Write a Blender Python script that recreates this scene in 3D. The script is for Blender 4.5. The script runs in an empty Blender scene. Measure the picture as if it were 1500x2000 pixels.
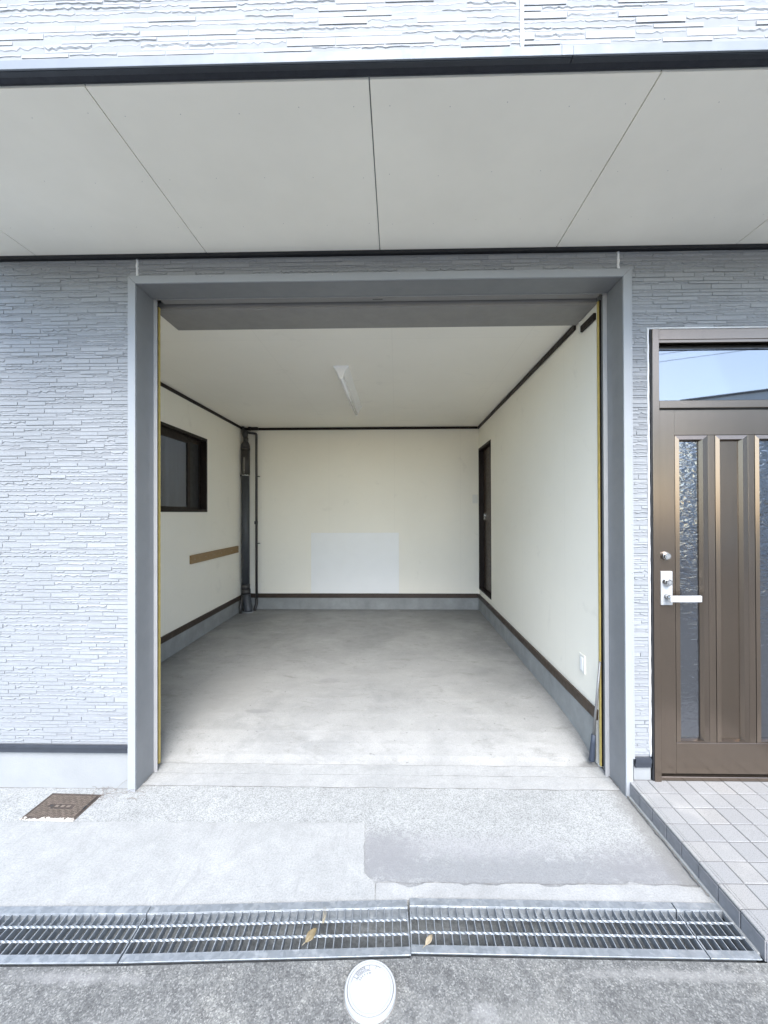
import bpy, bmesh, math, random
from mathutils import Matrix, Vector
from mathutils import noise as mnoise
R = random.Random(7)
PI = math.pi
sc = bpy.context.scene
C = sc.collection

# ------------------------------------------------------------------ camera
cam_d = bpy.data.cameras.new('camera'); cam = bpy.data.objects.new('camera', cam_d); C.objects.link(cam)
sc.camera = cam
YAW, PIT, ROL, H = .02, .0049, -.0031, 1.46
cy_, sy_, cp_, sp_, cr_, sr_ = math.cos(YAW), math.sin(YAW), math.cos(PIT), math.sin(PIT), math.cos(ROL), math.sin(ROL)
R0 = Vector((cy_, sy_, 0)); F0 = Vector((-sy_*cp_, cy_*cp_, sp_)); U0 = Vector((sy_*sp_, -cy_*sp_, cp_))
RR = R0*cr_ + U0*sr_; UU = U0*cr_ - R0*sr_
m = Matrix.Identity(4)
for i in range(3):
    m[i][0], m[i][1], m[i][2] = RR[i], UU[i], -F0[i]
m[2][3] = H
cam.matrix_world = m
cam_d.sensor_fit = 'HORIZONTAL'; cam_d.sensor_width = 36; cam_d.lens = 36*775/1500
cam_d.shift_x = -9.08/1500; cam_d.shift_y = -2.08/1500
cam_d.clip_start = .01; cam_d.clip_end = 900

# ------------------------------------------------------------------ world and sun
SUN_EL, SUN_AZ = 46, 4          # azimuth measured from -Y towards +X (behind the camera)
w = bpy.data.worlds.new('World'); sc.world = w; w.use_nodes = True
nt = w.node_tree; nt.nodes.clear()
sky = nt.nodes.new('ShaderNodeTexSky'); sky.sky_type = 'NISHITA'; sky.sun_disc = False
sky.sun_elevation = math.radians(SUN_EL); sky.sun_rotation = math.radians(180 - SUN_AZ)
sky.air_density = 1.0; sky.dust_density = 1.2; sky.ozone_density = 1.0
bg = nt.nodes.new('ShaderNodeBackground'); bg.inputs['Strength'].default_value = .13
ow = nt.nodes.new('ShaderNodeOutputWorld')
nt.links.new(sky.outputs[0], bg.inputs[0]); nt.links.new(bg.outputs[0], ow.inputs[0])
sl = bpy.data.lights.new('sun', 'SUN'); sl.energy = 1.5; sl.angle = math.radians(42); sl.color = (1, .985, .96)
so = bpy.data.objects.new('sun', sl); C.objects.link(so)
sd = Vector((math.sin(math.radians(SUN_AZ))*math.cos(math.radians(SUN_EL)), -math.cos(math.radians(SUN_AZ))*math.cos(math.radians(SUN_EL)), math.sin(math.radians(SUN_EL))))
so.rotation_euler = sd.to_track_quat('Z', 'Y').to_euler(); so.location = sd*20
sc.view_settings.view_transform = 'Standard'; sc.view_settings.look = 'None'
sc.view_settings.exposure = 2.32; sc.view_settings.gamma = 1
sc.view_settings.use_curve_mapping = False
sc.cycles.max_bounces = 12; sc.cycles.diffuse_bounces = 8; sc.cycles.glossy_bounces = 6
sc.cycles.transparent_max_bounces = 12
sc.cycles.use_denoising = True
sc.cycles.sample_clamp_indirect = 6

# ------------------------------------------------------------------ materials
def S(nt, kind, **kw):
    n = nt.nodes.new('ShaderNode'+kind)
    for k, v in kw.items():
        setattr(n, k, v)
    return n
def L(nt, a, b): nt.links.new(a, b)
def base_mat(name, col, rough=.5, metal=0., spec=.5, coat=0.):
    mt = bpy.data.materials.new(name); mt.use_nodes = True
    nt = mt.node_tree; p = nt.nodes['Principled BSDF']
    p.inputs['Base Color'].default_value = (*col, 1); p.inputs['Roughness'].default_value = rough
    p.inputs['Metallic'].default_value = metal; p.inputs['Specular IOR Level'].default_value = spec
    p.inputs['Coat Weight'].default_value = coat
    return mt, nt, p
def noise_n(nt, scale, detail=4, rough=.55, dist=0., vec=None, stretch=None):
    if vec is None:
        vec = S(nt, 'NewGeometry').outputs['Position']
    if stretch:
        mp = S(nt, 'Mapping'); mp.inputs['Scale'].default_value = stretch; L(nt, vec, mp.inputs['Vector']); vec = mp.outputs[0]
    n = S(nt, 'TexNoise'); n.inputs['Scale'].default_value = scale; n.inputs['Detail'].default_value = detail
    n.inputs['Roughness'].default_value = rough; n.inputs['Distortion'].default_value = dist
    L(nt, vec, n.inputs['Vector'])
    return n.outputs['Fac']
def ramp(nt, fac, stops):
    r = S(nt, 'ValToRGB'); e = r.color_ramp.elements
    while len(e) < len(stops): e.new(.5)
    for el, (p, c) in zip(e, stops):
        el.position = p; el.color = (*c, 1) if len(c) == 3 else c
    L(nt, fac, r.inputs[0]); return r.outputs[0]
def mix(nt, fac, a, b, mode='MIX'):
    n = S(nt, 'Mix', data_type='RGBA', blend_type=mode)
    for sock, v in ((n.inputs[0], fac), (n.inputs[6], a), (n.inputs[7], b)):
        if hasattr(v, 'is_linked'): L(nt, v, sock)
        elif isinstance(v, (int, float)): sock.default_value = v
        else: sock.default_value = (*v, 1)
    return n.outputs[2]
def math_n(nt, op, a, b=None, clamp=False):
    n = S(nt, 'Math', operation=op, use_clamp=clamp)
    for s_, v in ((n.inputs[0], a), (n.inputs[1], b)):
        if v is None: continue
        if hasattr(v, 'is_linked'): L(nt, v, s_)
        else: s_.default_value = v
    return n.outputs[0]
def maprange(nt, v, a, b, c=0, d=1, smooth=True):
    n = S(nt, 'MapRange'); n.interpolation_type = 'SMOOTHSTEP' if smooth else 'LINEAR'
    L(nt, v, n.inputs[0])
    for i, x in zip((1, 2, 3, 4), (a, b, c, d)): n.inputs[i].default_value = x
    return n.outputs[0]
def bump(nt, p, h, strength, dist, prev=None):
    b = S(nt, 'Bump'); b.inputs['Strength'].default_value = strength; b.inputs['Distance'].default_value = dist
    L(nt, h, b.inputs['Height'])
    if prev is not None: L(nt, prev, b.inputs['Normal'])
    L(nt, b.outputs[0], p.inputs['Normal']); return b.outputs[0]
def pos_xyz(nt):
    s_ = S(nt, 'SeparateXYZ'); L(nt, S(nt, 'NewGeometry').outputs['Position'], s_.inputs[0]); return s_.outputs
def blob(nt, x, y, rx, ry, sc_=14, amp=.5, lo=.75, hi=1.1):
    """mask 1 inside an irregular spot of the floor (stain), 0 outside"""
    px = pos_xyz(nt)
    dx = math_n(nt, 'DIVIDE', math_n(nt, 'SUBTRACT', px[0], x), rx); dy = math_n(nt, 'DIVIDE', math_n(nt, 'SUBTRACT', px[1], y), ry)
    d = math_n(nt, 'SQRT', math_n(nt, 'ADD', math_n(nt, 'MULTIPLY', dx, dx), math_n(nt, 'MULTIPLY', dy, dy)))
    d = math_n(nt, 'ADD', d, math_n(nt, 'MULTIPLY', math_n(nt, 'SUBTRACT', noise_n(nt, sc_, 3), .5), amp*2))
    return maprange(nt, d, lo, hi, 1, 0)

def simple(name, col, rough=.5, metal=0., var=.08, vscale=6, bmp=None, spec=.5, coat=0., stretch=None):
    mt, nt, p = base_mat(name, col, rough, metal, spec, coat)
    n = noise_n(nt, vscale, 5, .6, stretch=stretch)
    c = ramp(nt, n, ((.25, tuple(x*(1-var) for x in col)), (.75, tuple(min(1, x*(1+var)) for x in col))))
    L(nt, c, p.inputs['Base Color'])
    rr = maprange(nt, noise_n(nt, vscale*2.3, 3), .3, .7, max(0, rough-.07), min(1, rough+.07))
    L(nt, rr, p.inputs['Roughness'])
    if bmp: bump(nt, p, noise_n(nt, bmp[0], 3, .6, stretch=stretch), bmp[1], bmp[2])
    return mt

def mk_stone():
    mt, nt, p = base_mat('siding_paint', (.5, .52, .56), .62)
    oi = S(nt, 'ObjectInfo')
    c0 = ramp(nt, oi.outputs['Random'], ((0, (.242, .256, .270)), (.5, (.265, .279, .293)), (1, (.288, .301, .314))))
    n = noise_n(nt, 90, 5, .7)
    c = mix(nt, 1, c0, ramp(nt, n, ((.3, (.9, .9, .9)), (.6, (1, 1, 1)))), 'MULTIPLY')
    n2 = noise_n(nt, 1.3, 4, .6)
    c = mix(nt, 1, c, ramp(nt, n2, ((.3, (.9, .9, .9)), (.7, (1.0, 1.0, 1.0)))), 'MULTIPLY')
    L(nt, c, p.inputs['Base Color'])
    b1 = bump(nt, p, noise_n(nt, 130, 6, .65, stretch=(.45, 1, 1.4)), .4, .003)
    bump(nt, p, noise_n(nt, 500, 3, .6), .35, .001, b1)
    return mt
M = {}
M['stone'] = mk_stone()
M['groove'] = simple('siding_groove', (.21, .22, .232), .8, var=.1)
M['sealant'] = simple('sealant', (.70, .71, .72), .5, var=.05, bmp=(60, .3, .002))
M['steel_grey'] = simple('painted_steel_grey', (.20, .208, .215), .42, .1, var=.07, vscale=5, bmp=(9, .12, .01))
M['alu_white'] = simple('light_aluminium', (.275, .29, .305), .5, .0, var=.04, vscale=4)
M['flashing'] = simple('pale_flashing', (.145, .165, .19), .55, var=.05)
M['alu_strip'] = simple('guide_aluminium', (.40, .40, .40), .4, .3, var=.06)
M['black'] = simple('black_gap', (.012, .013, .016), .6)
M['navy'] = simple('navy_flashing', (.010, .014, .024), .6, var=.15, vscale=20)
M['base_band'] = simple('dark_base_band', (.035, .041, .052), .4, .2, var=.15, vscale=12)
M['yellow'] = simple('yellow_strip', (.50, .38, .12), .6, var=.15, vscale=30)
M['soffit'] = simple('soffit_board', (.95, .915, .81), .75, var=.045, vscale=2.2, bmp=(420, .25, .0012))
M['nail'] = simple('nail', (.35, .35, .34), .5)
M['plinth'] = simple('plinth_mortar', (.235, .246, .25), .85, var=.06, vscale=7, bmp=(140, .5, .002))
M['molding'] = simple('dark_wood', (.014, .009, .007), .5, var=.3, vscale=14, spec=.25, stretch=(1, 1, 6))
M['skirting'] = simple('brown_skirting', (.042, .027, .018), .45, var=.25, vscale=14)
M['curb_in'] = simple('curb_mortar', (.26, .27, .265), .85, var=.2, vscale=6, bmp=(80, .4, .003))
M['panel_grey'] = simple('shutter_box_steel', (.25, .243, .232), .5, .1, var=.05)
M['pvc'] = simple('grey_pvc', (.055, .06, .068), .38, var=.12, vscale=15)
M['pvc2'] = simple('brown_grey_pvc', (.048, .045, .043), .45, var=.15, vscale=15)
M['clamp'] = simple('clamp_steel', (.6, .6, .6), .25, .9, var=.1)
M['white_enamel'] = simple('white_enamel', (.92, .92, .91), .35, var=.02)
M['tube_glass'] = simple('tube_glass', (.85, .85, .84), .2, var=.01)
M['board_white'] = simple('white_board', (.84, .84, .815), .5, var=.015)
M['plate'] = simple('ivory_plate', (.74, .73, .67), .35, var=.02)
M['wood'] = simple('plain_wood', (.27, .17, .07), .55, var=.12, vscale=12, stretch=(8, 1.2, 8))
M['chrome'] = simple('satin_chrome', (.55, .55, .55), .22, .95, var=.03)
M['silver'] = simple('silver_plate', (.42, .43, .44), .5, .25, var=.02)
M['rod_steel'] = simple('rod_steel', (.22, .22, .22), .4, .4)
M['rubber'] = simple('navy_rubber', (.03, .04, .06), .6, var=.1)
M['key'] = simple('keyway', (.02, .02, .02), .5)
M['leaf'] = simple('dry_leaf', (.13, .10, .05), .6, var=.4, vscale=70)
M['leaf2'] = simple('dry_leaf_pale', (.22, .18, .12), .6, var=.25, vscale=70)
M['straw'] = simple('straw', (.3, .26, .18), .7, var=.2, vscale=50)
M['weed'] = simple('dead_vine', (.12, .09, .07), .8, var=.3, vscale=50)
M['pvc_white'] = simple('white_lid', (.34, .353, .355), .45, var=.02, vscale=40)
M['lid_line'] = simple('lid_groove', (.09, .09, .095), .7, var=.1, vscale=40)
M['tile_grout'] = simple('tile_grout', (.115, .115, .113), .9, var=.1, vscale=30)
M['hall'] = simple('hall_plaster', (.30, .28, .25), .8)
M['roof'] = simple('dark_roof', (.06, .06, .065), .6, var=.2)
M['wall_far'] = simple('far_wall', (.80, .82, .84), .8, var=.18, vscale=.5)
M['pole'] = simple('pole_concrete', (.4, .4, .39), .8)
M['bark'] = simple('bark', (.09, .07, .05), .9, bmp=(20, .6, .02))
M['foliage'] = simple('foliage', (.05, .085, .03), .6, var=.35, vscale=3)
M['corr'] = simple('corrugated_sheet', (.72, .73, .73), .45, .3, var=.1, vscale=3)
M['block'] = simple('far_block', (.5, .49, .47), .9, var=.15, vscale=2, bmp=(30, .4, .01))
M['crack'] = simple('joint_dirt', (.15, .145, .135), .95, var=.4, vscale=40)
M['ground'] = simple('soil', (.18, .165, .14), .95, var=.25, vscale=2)

def mk_wallpaper(name, col, seed):
    mt, nt, p = base_mat(name, col, .8, spec=.25)
    n = noise_n(nt, 1.1, 5, .6)
    c = ramp(nt, n, ((.3, tuple(x*.955 for x in col)), (.7, col)))
    # faint smudges
    n2 = noise_n(nt, 4.5, 6, .65, .6)
    px = pos_xyz(nt); ln = None
    for ax in (0, 1):
        fr = math_n(nt, 'FRACT', math_n(nt, 'DIVIDE', math_n(nt, 'ADD', px[ax], 9.23), .92)); q = math_n(nt, 'LESS_THAN', fr, .006); ln = q if ln is None else math_n(nt, 'MAXIMUM', ln, q)
    c = mix(nt, math_n(nt, 'MULTIPLY', ln, .07), c, (.3, .29, .26))
    c = mix(nt, maprange(nt, n2, .60, .74, 0, .13), c, (.42, .40, .36))
    L(nt, c, p.inputs['Base Color'])
    bump(nt, p, noise_n(nt, 260, 3, .7), .35, .0015)
    return mt
M['wallpaper'] = mk_wallpaper('cream_wallpaper', (.875, .84, .735), 1)
M['ceiling'] = mk_wallpaper('ceiling_paper', (.87, .838, .75), 2)

def mk_bronze(name, col, rough, metal):
    mt, nt, p = base_mat(name, col, rough, metal, .5, 0)
    n = noise_n(nt, 60, 4, .6, stretch=(1, 1, .04))
    c = ramp(nt, n, ((.3, tuple(x*.96 for x in col)), (.7, tuple(x*1.03 for x in col))))
    L(nt, c, p.inputs['Base Color'])
    rr = maprange(nt, noise_n(nt, 3, 2), .2, .8, rough-.02, rough+.04, False); L(nt, rr, p.inputs['Roughness'])
    return mt
M['bronze'] = mk_bronze('bronze_anodised', (.190, .153, .122), .22, .9)
M['bronze_v'] = mk_bronze('bronze_panel', (.168, .135, .107), .2, .9)

def mk_glass(name, tint, refl, rip=None, rough=.02, dmix=.35, fm=1.6):
    mt = bpy.data.materials.new(name); mt.use_nodes = True
    nt = mt.node_tree; nt.nodes.clear()
    out = S(nt, 'OutputMaterial'); g = S(nt, 'BsdfGlossy'); t = S(nt, 'BsdfTransparent'); d = S(nt, 'BsdfDiffuse')
    g.inputs['Roughness'].default_value = rough; g.inputs['Color'].default_value = (.95, .97, 1, 1)
    t.inputs['Color'].default_value = (*tint, 1); d.inputs['Color'].default_value = (.05, .055, .065, 1)
    m1 = S(nt, 'MixShader'); m1.inputs[0].default_value = dmix; L(nt, t.outputs[0], m1.inputs[1]); L(nt, d.outputs[0], m1.inputs[2])
    fr = S(nt, 'Fresnel'); fr.inputs['IOR'].default_value = 1.5
    f = math_n(nt, 'ADD', math_n(nt, 'MULTIPLY', fr.outputs[0], fm), refl, True)
    m2 = S(nt, 'MixShader'); L(nt, f, m2.inputs[0]); L(nt, m1.outputs[0], m2.inputs[1]); L(nt, g.outputs[0], m2.inputs[2])
    if rip:
        b = S(nt, 'Bump'); b.inputs['Strength'].default_value = rip[1]; b.inputs['Distance'].default_value = rip[2]
        L(nt, noise_n(nt, rip[0], 2, .5, 1.2, stretch=(.6, 1, 1.3)), b.inputs['Height'])
        L(nt, b.outputs[0], g.inputs['Normal']); L(nt, b.outputs[0], fr.inputs['Normal'])
    L(nt, m2.outputs[0], out.inputs[0])
    return mt
M['glass_sky'] = mk_glass('reflective_glass', (.3, .32, .34), .14)
M['glass_ripple'] = mk_glass('rippled_glass', (.25, .27, .3), .10, (34, .4, .006), .03)
M['glass_dim'] = mk_glass('window_glass', (.42, .42, .43), .0, None, .08, .04, .55)

def mk_concrete(name, lo, hi, speck=.25, sscale=260, mott=1.5, bmp=.35, patches=(), rough=.85, streak=None):
    mt, nt, p = base_mat(name, hi, rough, spec=.3)
    c = ramp(nt, noise_n(nt, mott, 7, .62, .3), ((.3, lo), (.68, hi)))
    c = mix(nt, 1, c, ramp(nt, noise_n(nt, 17, 6, .65), ((.3, (.86, .86, .86)), (.65, (1, 1, 1)))), 'MULTIPLY')
    sp = noise_n(nt, sscale, 3, .75)
    c = mix(nt, 1, c, ramp(nt, sp, ((.36, (1-speck,)*3), (.56, (1, 1, 1)))), 'MULTIPLY')
    if streak:
        st = noise_n(nt, streak[0], 5, .7, .4, stretch=streak[1])
        c = mix(nt, maprange(nt, st, streak[2], streak[3], 0, streak[4]), c, streak[5])
    for (x, y, rx, ry, col, amt, ns) in patches:
        bl = blob(nt, x, y, rx, ry, ns, .8, .3, 1.4)
        c = mix(nt, math_n(nt, 'MULTIPLY', bl, amt), c, col)
    L(nt, c, p.inputs['Base Color'])
    b1 = bump(nt, p, sp, bmp, .003)
    bump(nt, p, noise_n(nt, 30, 6, .6), .3, .006, b1)
    return mt
M['apron'] = mk_concrete('apron_concrete', (.285, .294, .289), (.37, .380, .372), .5, 170, 1.3, .5,
    patches=((.45, 1.62, .95, .10, (.175, .18, .185), .8, 30), (1.02, 1.66, .22, .12, (.18, .18, .184), .6, 40), (.25, 1.74, .5, .07, (.24, .242, .247), .5, 25), (1.15, 1.8, .07, .45, (.17, .17, .165), .75, 30), (-.05, 1.7, .16, .13, (.18, .182, .187), .75, 40)))
M['patch'] = mk_concrete('patch_concrete', (.28, .288, .282), (.335, .341, .334), .2, 150, 2.2, .35,
    streak=(55, (1, .2, 1), .52, .70, .55, (.22, .223, .22)))
M['mortar'] = mk_concrete('drain_mortar', (.27, .275, .27), (.335, .341, .335), .15, 160, 5, .4)
M['threshold'] = mk_concrete('threshold_concrete', (.28, .287, .282), (.345, .35, .344), .15, 120, 2.4, .2)
def mk_road():
    mt, nt, p = base_mat('road_aggregate', (.2, .2, .2), .88, spec=.3)
    c = ramp(nt, noise_n(nt, 3.2, 7, .66, .4), ((.3, (.118, .120, .122)), (.5, (.152, .154, .156)), (.7, (.198, .198, .194))))
    v = S(nt, 'TexVoronoi'); v.inputs['Scale'].default_value = 250; v.inputs['Randomness'].default_value = 1
    L(nt, S(nt, 'NewGeometry').outputs['Position'], v.inputs['Vector'])
    sp = S(nt, 'SeparateColor'); L(nt, v.outputs['Color'], sp.inputs[0])
    c = mix(nt, 1, c, ramp(nt, sp.outputs[0], ((.0, (.62, .62, .61)), (.45, (.88, .88, .86)), (.8, (1.1, 1.1, 1.06)), (.98, (1.55, 1.54, 1.48)))), 'MULTIPLY')
    c = mix(nt, 1, c, ramp(nt, noise_n(nt, 38, 7, .75), ((.36, (.68, .68, .67)), (.5, (.93, .93, .91)), (.68, (1.2, 1.2, 1.15)))), 'MULTIPLY')
    for (x, y, rx, ry, col, amt, ns) in ((.35, 1.05, .5, .16, (.26, .258, .24), .35, 22), (-.75, 1.08, .16, .05, (.26, .26, .25), .35, 30), (.9, 1.265, .4, .02, (.28, .278, .265), .45, 25), (-1.0, 1.225, .22, .02, (.28, .278, .27), .45, 25), (.25, 1.16, .05, .03, (.34, .34, .33), .3, 60), (-.42, 1.09, .05, .03, (.34, .34, .33), .3, 60)):
        c = mix(nt, math_n(nt, 'MULTIPLY', blob(nt, x, y, rx, ry, ns, .9, .2, 1.3), amt), c, col)
    L(nt, c, p.inputs['Base Color'])
    b1 = bump(nt, p, sp.outputs[1], .5, .002)
    bump(nt, p, noise_n(nt, 60, 6, .7), .5, .005, b1)
    return mt
M['road'] = mk_road()
M['far_road'] = mk_concrete('far_road_surface', (.10, .10, .10), (.14, .14, .14), .3, 120, 1, .5)
M['channel'] = mk_concrete('channel_concrete', (.15, .165, .175), (.30, .325, .34), .3, 60, 9, .5)

def mk_floor():
    mt, nt, p = base_mat('garage_floor_concrete', (.36, .36, .34), .55, spec=.4)
    c = ramp(nt, noise_n(nt, 1.9, 8, .68, .25), ((.3, (.20, .204, .20)), (.5, (.258, .260, .252)), (.72, (.305, .306, .296))))
    st = noise_n(nt, 5, 7, .72, .5, stretch=(.8, 1.5, 1))
    c = mix(nt, maprange(nt, st, .50, .68, 0, .4), c, (.33, .332, .322))
    st2 = noise_n(nt, 7, 7, .74, .5, stretch=(.7, 1.6, 1))
    c = mix(nt, maprange(nt, st2, .54, .68, 0, .6), c, (.165, .165, .155))
    st3 = noise_n(nt, 13, 7, .75, .9, stretch=(.5, 1.3, 1))
    c = mix(nt, maprange(nt, st3, .56, .70, 0, .45), c, (.15, .15, .14))
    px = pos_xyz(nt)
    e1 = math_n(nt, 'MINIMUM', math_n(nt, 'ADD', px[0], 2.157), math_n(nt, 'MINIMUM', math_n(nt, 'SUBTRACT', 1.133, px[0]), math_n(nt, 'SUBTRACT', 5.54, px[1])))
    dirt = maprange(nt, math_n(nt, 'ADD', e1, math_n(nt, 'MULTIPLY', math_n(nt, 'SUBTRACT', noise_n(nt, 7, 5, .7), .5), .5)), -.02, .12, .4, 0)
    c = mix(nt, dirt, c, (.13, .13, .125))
    pit = noise_n(nt, 42, 2, .5)
    c = mix(nt, maprange(nt, pit, .70, .76, 0, .6), c, (.10, .10, .10))
    c = mix(nt, 1, c, ramp(nt, noise_n(nt, 150, 3, .7), ((.34, (.85, .85, .85)), (.56, (1, 1, 1)))), 'MULTIPLY')
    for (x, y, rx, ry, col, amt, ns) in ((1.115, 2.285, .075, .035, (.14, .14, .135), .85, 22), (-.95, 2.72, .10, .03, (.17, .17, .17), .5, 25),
                                         (-1.95, 5.1, .35, .25, (.18, .185, .19), .5, 6), (-.55, 3.2, .09, .05, (.2, .2, .2), .5, 16), (.9, 5.2, .5, .4, (.2, .205, .2), .45, 4), (-1.3, 3.0, .25, .5, (.26, .26, .25), .5, 5)):
        c = mix(nt, math_n(nt, 'MULTIPLY', blob(nt, x, y, rx, ry, ns), amt), c, col)
    L(nt, c, p.inputs['Base Color'])
    L(nt, maprange(nt, noise_n(nt, 2.2, 5), .3, .7, .42, .75), p.inputs['Roughness'])
    bump(nt, p, noise_n(nt, 24, 7, .6), .25, .006)
    return mt
M['floor'] = mk_floor()

def mk_tile():
    mt, nt, p = base_mat('porch_tile', (.56, .56, .58), .6, spec=.35)
    oi = S(nt, 'ObjectInfo')
    c = ramp(nt, oi.outputs['Random'], ((0, (.24, .242, .24)), (.7, (.26, .262, .259)), (1, (.268, .264, .253))))
    c = mix(nt, 1, c, ramp(nt, noise_n(nt, 330, 2, .7), ((.36, (.66, .66, .67)), (.52, (1, 1, 1)))), 'MULTIPLY')
    c = mix(nt, maprange(nt, noise_n(nt, 5, 5), .55, .75, 0, .3), c, (.42, .41, .38))
    L(nt, c, p.inputs['Base Color']); bump(nt, p, noise_n(nt, 330, 2), .2, .0008)
    return mt
M['tile'] = mk_tile()
M['riser'] = simple('riser_tile', (.20, .20, .205), .7, var=.16, vscale=30, bmp=(300, .3, .001))  # shade on the step's side is painted in: darker grey than the top tiles
def mk_galv():
    mt, nt, p = base_mat('galvanised_steel', (.55, .60, .66), .45, .55)
    v = S(nt, 'TexVoronoi'); v.inputs['Scale'].default_value = 70; L(nt, S(nt, 'NewGeometry').outputs['Position'], v.inputs['Vector'])
    sp = S(nt, 'SeparateColor'); L(nt, v.outputs['Color'], sp.inputs[0])
    c = ramp(nt, sp.outputs[0], ((0, (.22, .243, .262)), (1, (.295, .32, .342))))
    c = mix(nt, maprange(nt, noise_n(nt, 25, 5), .52, .7, 0, .4), c, (.48, .50, .51))
    L(nt, c, p.inputs['Base Color'])
    L(nt, maprange(nt, sp.outputs[1], 0, 1, .45, .6), p.inputs['Roughness'])
    return mt
M['galv'] = mk_galv()
def mk_rust():
    mt, nt, p = base_mat('rusty_lid', (.13, .10, .08), .75, .2)
    c = ramp(nt, noise_n(nt, 40, 6, .7), ((.3, (.032, .026, .022)), (.6, (.075, .058, .048)), (.8, (.11, .088, .072))))
    px = pos_xyz(nt)
    edge = maprange(nt, math_n(nt, 'ADD', px[1], math_n(nt, 'MULTIPLY', math_n(nt, 'SUBTRACT', noise_n(nt, 55, 5, .7), .5), .10)), 1.855, 1.868, 1, 0)
    c = mix(nt, edge, c, (.62, .58, .52))
    L(nt, c, p.inputs['Base Color']); bump(nt, p, noise_n(nt, 120, 4), .4, .001)
    return mt
M['rust'] = mk_rust()
M['rust_worn'] = simple('worn_rust_studs', (.17, .14, .115), .6, .3, var=.3, vscale=60)

# ------------------------------------------------------------------ mesh helpers
def tagp(o, label=None, cat=None, group=None, kind=None):
    if label: o['label'] = label
    if cat: o['category'] = cat
    if group: o['group'] = group
    if kind: o['kind'] = kind
    return o
def thing(name, label, cat, loc=(0, 0, 0), rz=0, group=None):
    o = bpy.data.objects.new(name, None); C.objects.link(o); o.location = loc; o.rotation_euler = (0, 0, rz)
    o.empty_display_size = .05
    return tagp(o, label, cat, group)
def mesh_obj(name, bm, mat, parent=None, smooth=False, loc=None):
    me = bpy.data.meshes.new(name); bmesh.ops.recalc_face_normals(bm, faces=bm.faces); bm.to_mesh(me); bm.free()
    if isinstance(mat, str): mat = M[mat]
    me.materials.append(mat)
    if smooth:
        for p in me.polygons: p.use_smooth = True
    o = bpy.data.objects.new(name, me); C.objects.link(o)
    if loc: o.location = loc
    if parent: o.parent = parent
    return o
def link_copy(src, parent, loc=None, rot=None, scale=None):
    o = src.copy(); C.objects.link(o); o.parent = parent
    if loc is not None: o.location = loc
    if rot is not None: o.rotation_euler = rot
    if scale is not None: o.scale = scale
    return o
def box(bm, x0, x1, y0, y1, z0, z1, bev=0.):
    vs = [bm.verts.new((x, y, z)) for x in (x0, x1) for y in (y0, y1) for z in (z0, z1)]
    fs = []
    for f in ((0, 1, 3, 2), (4, 6, 7, 5), (0, 4, 5, 1), (2, 3, 7, 6), (0, 2, 6, 4), (1, 5, 7, 3)):
        fs.append(bm.faces.new([vs[i] for i in f]))
    if bev:
        es = {e for f in fs for e in f.edges}
        bmesh.ops.bevel(bm, geom=list(es), offset=bev, segments=1, affect='EDGES', profile=.5)
def B(*boxes, bev=0.):
    bm = bmesh.new()
    for b in boxes: box(bm, *b, bev=bev)
    return bm
def part(name, mat, parent, *boxes, bev=0., smooth=False):
    return mesh_obj(name, B(*boxes, bev=bev), mat, parent, smooth)
def poly_prism(pts, z0, z1):
    bm = bmesh.new()
    a = [bm.verts.new((x, y, z0)) for x, y in pts]; b = [bm.verts.new((x, y, z1)) for x, y in pts]
    bm.faces.new(b); bm.faces.new(a[::-1])
    n = len(pts)
    for i in range(n): bm.faces.new((a[i], a[(i+1) % n], b[(i+1) % n], b[i]))
    return bm
def extrude_x(profile, x0, x1):
    """profile list of (y,z)"""
    bm = bmesh.new()
    a = [bm.verts.new((x0, y, z)) for y, z in profile]; b = [bm.verts.new((x1, y, z)) for y, z in profile]
    bm.faces.new(a); bm.faces.new(b[::-1]); n = len(profile)
    for i in range(n): bm.faces.new((a[i], b[i], b[(i+1) % n], a[(i+1) % n]))
    return bm
def tube(bm, pts, r, seg=10, cap=True):
    pts = [Vector(p) for p in pts]; rings = []
    rs = r if isinstance(r, (list, tuple)) else [r]*len(pts)
    t0 = (pts[1]-pts[0]).normalized(); up = Vector((0, 0, 1)) if abs(t0.z) < .9 else Vector((0, 1, 0))
    n = t0.cross(up).normalized()
    for i, p in enumerate(pts):
        t = ((pts[min(i+1, len(pts)-1)]-pts[max(i-1, 0)])).normalized()
        n = (n - t*n.dot(t)).normalized(); b = t.cross(n)
        rings.append([bm.verts.new(p + (n*math.cos(2*PI*k/seg)+b*math.sin(2*PI*k/seg))*rs[i]) for k in range(seg)])
    for a, b in zip(rings, rings[1:]):
        for k in range(seg): bm.faces.new((a[k], a[(k+1) % seg], b[(k+1) % seg], b[k]))
    if cap: bm.faces.new(rings[0][::-1]); bm.faces.new(rings[-1])
def T(*runs, seg=12):
    bm = bmesh.new()
    for pts, r in runs: tube(bm, pts, r, seg)
    return bm
def lathe(bm, prof, cx, cy, seg=48):
    rings = [[bm.verts.new((cx+r*math.cos(2*PI*k/seg), cy+r*math.sin(2*PI*k/seg), z)) for k in range(seg)] for r, z in prof]
    for a, b in zip(rings, rings[1:]):
        for k in range(seg): bm.faces.new((a[k], a[(k+1) % seg], b[(k+1) % seg], b[k]))
    bm.faces.new(rings[-1])
def jag(x0, y0, x1, y1, n, amp, sd):
    out = []
    for i in range(n+1):
        t = i/n; x = x0+(x1-x0)*t; y = y0+(y1-y0)*t
        nx, ny = -(y1-y0), (x1-x0); l = math.hypot(nx, ny)
        d = amp*mnoise.fractal(Vector((x*9, y*9, sd)), .6, 2.1, 5) if 0 < i < n else 0
        out.append((x+nx/l*d, y+ny/l*d))
    return out

D = 2.067          # plane of the ground-floor wall
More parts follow.
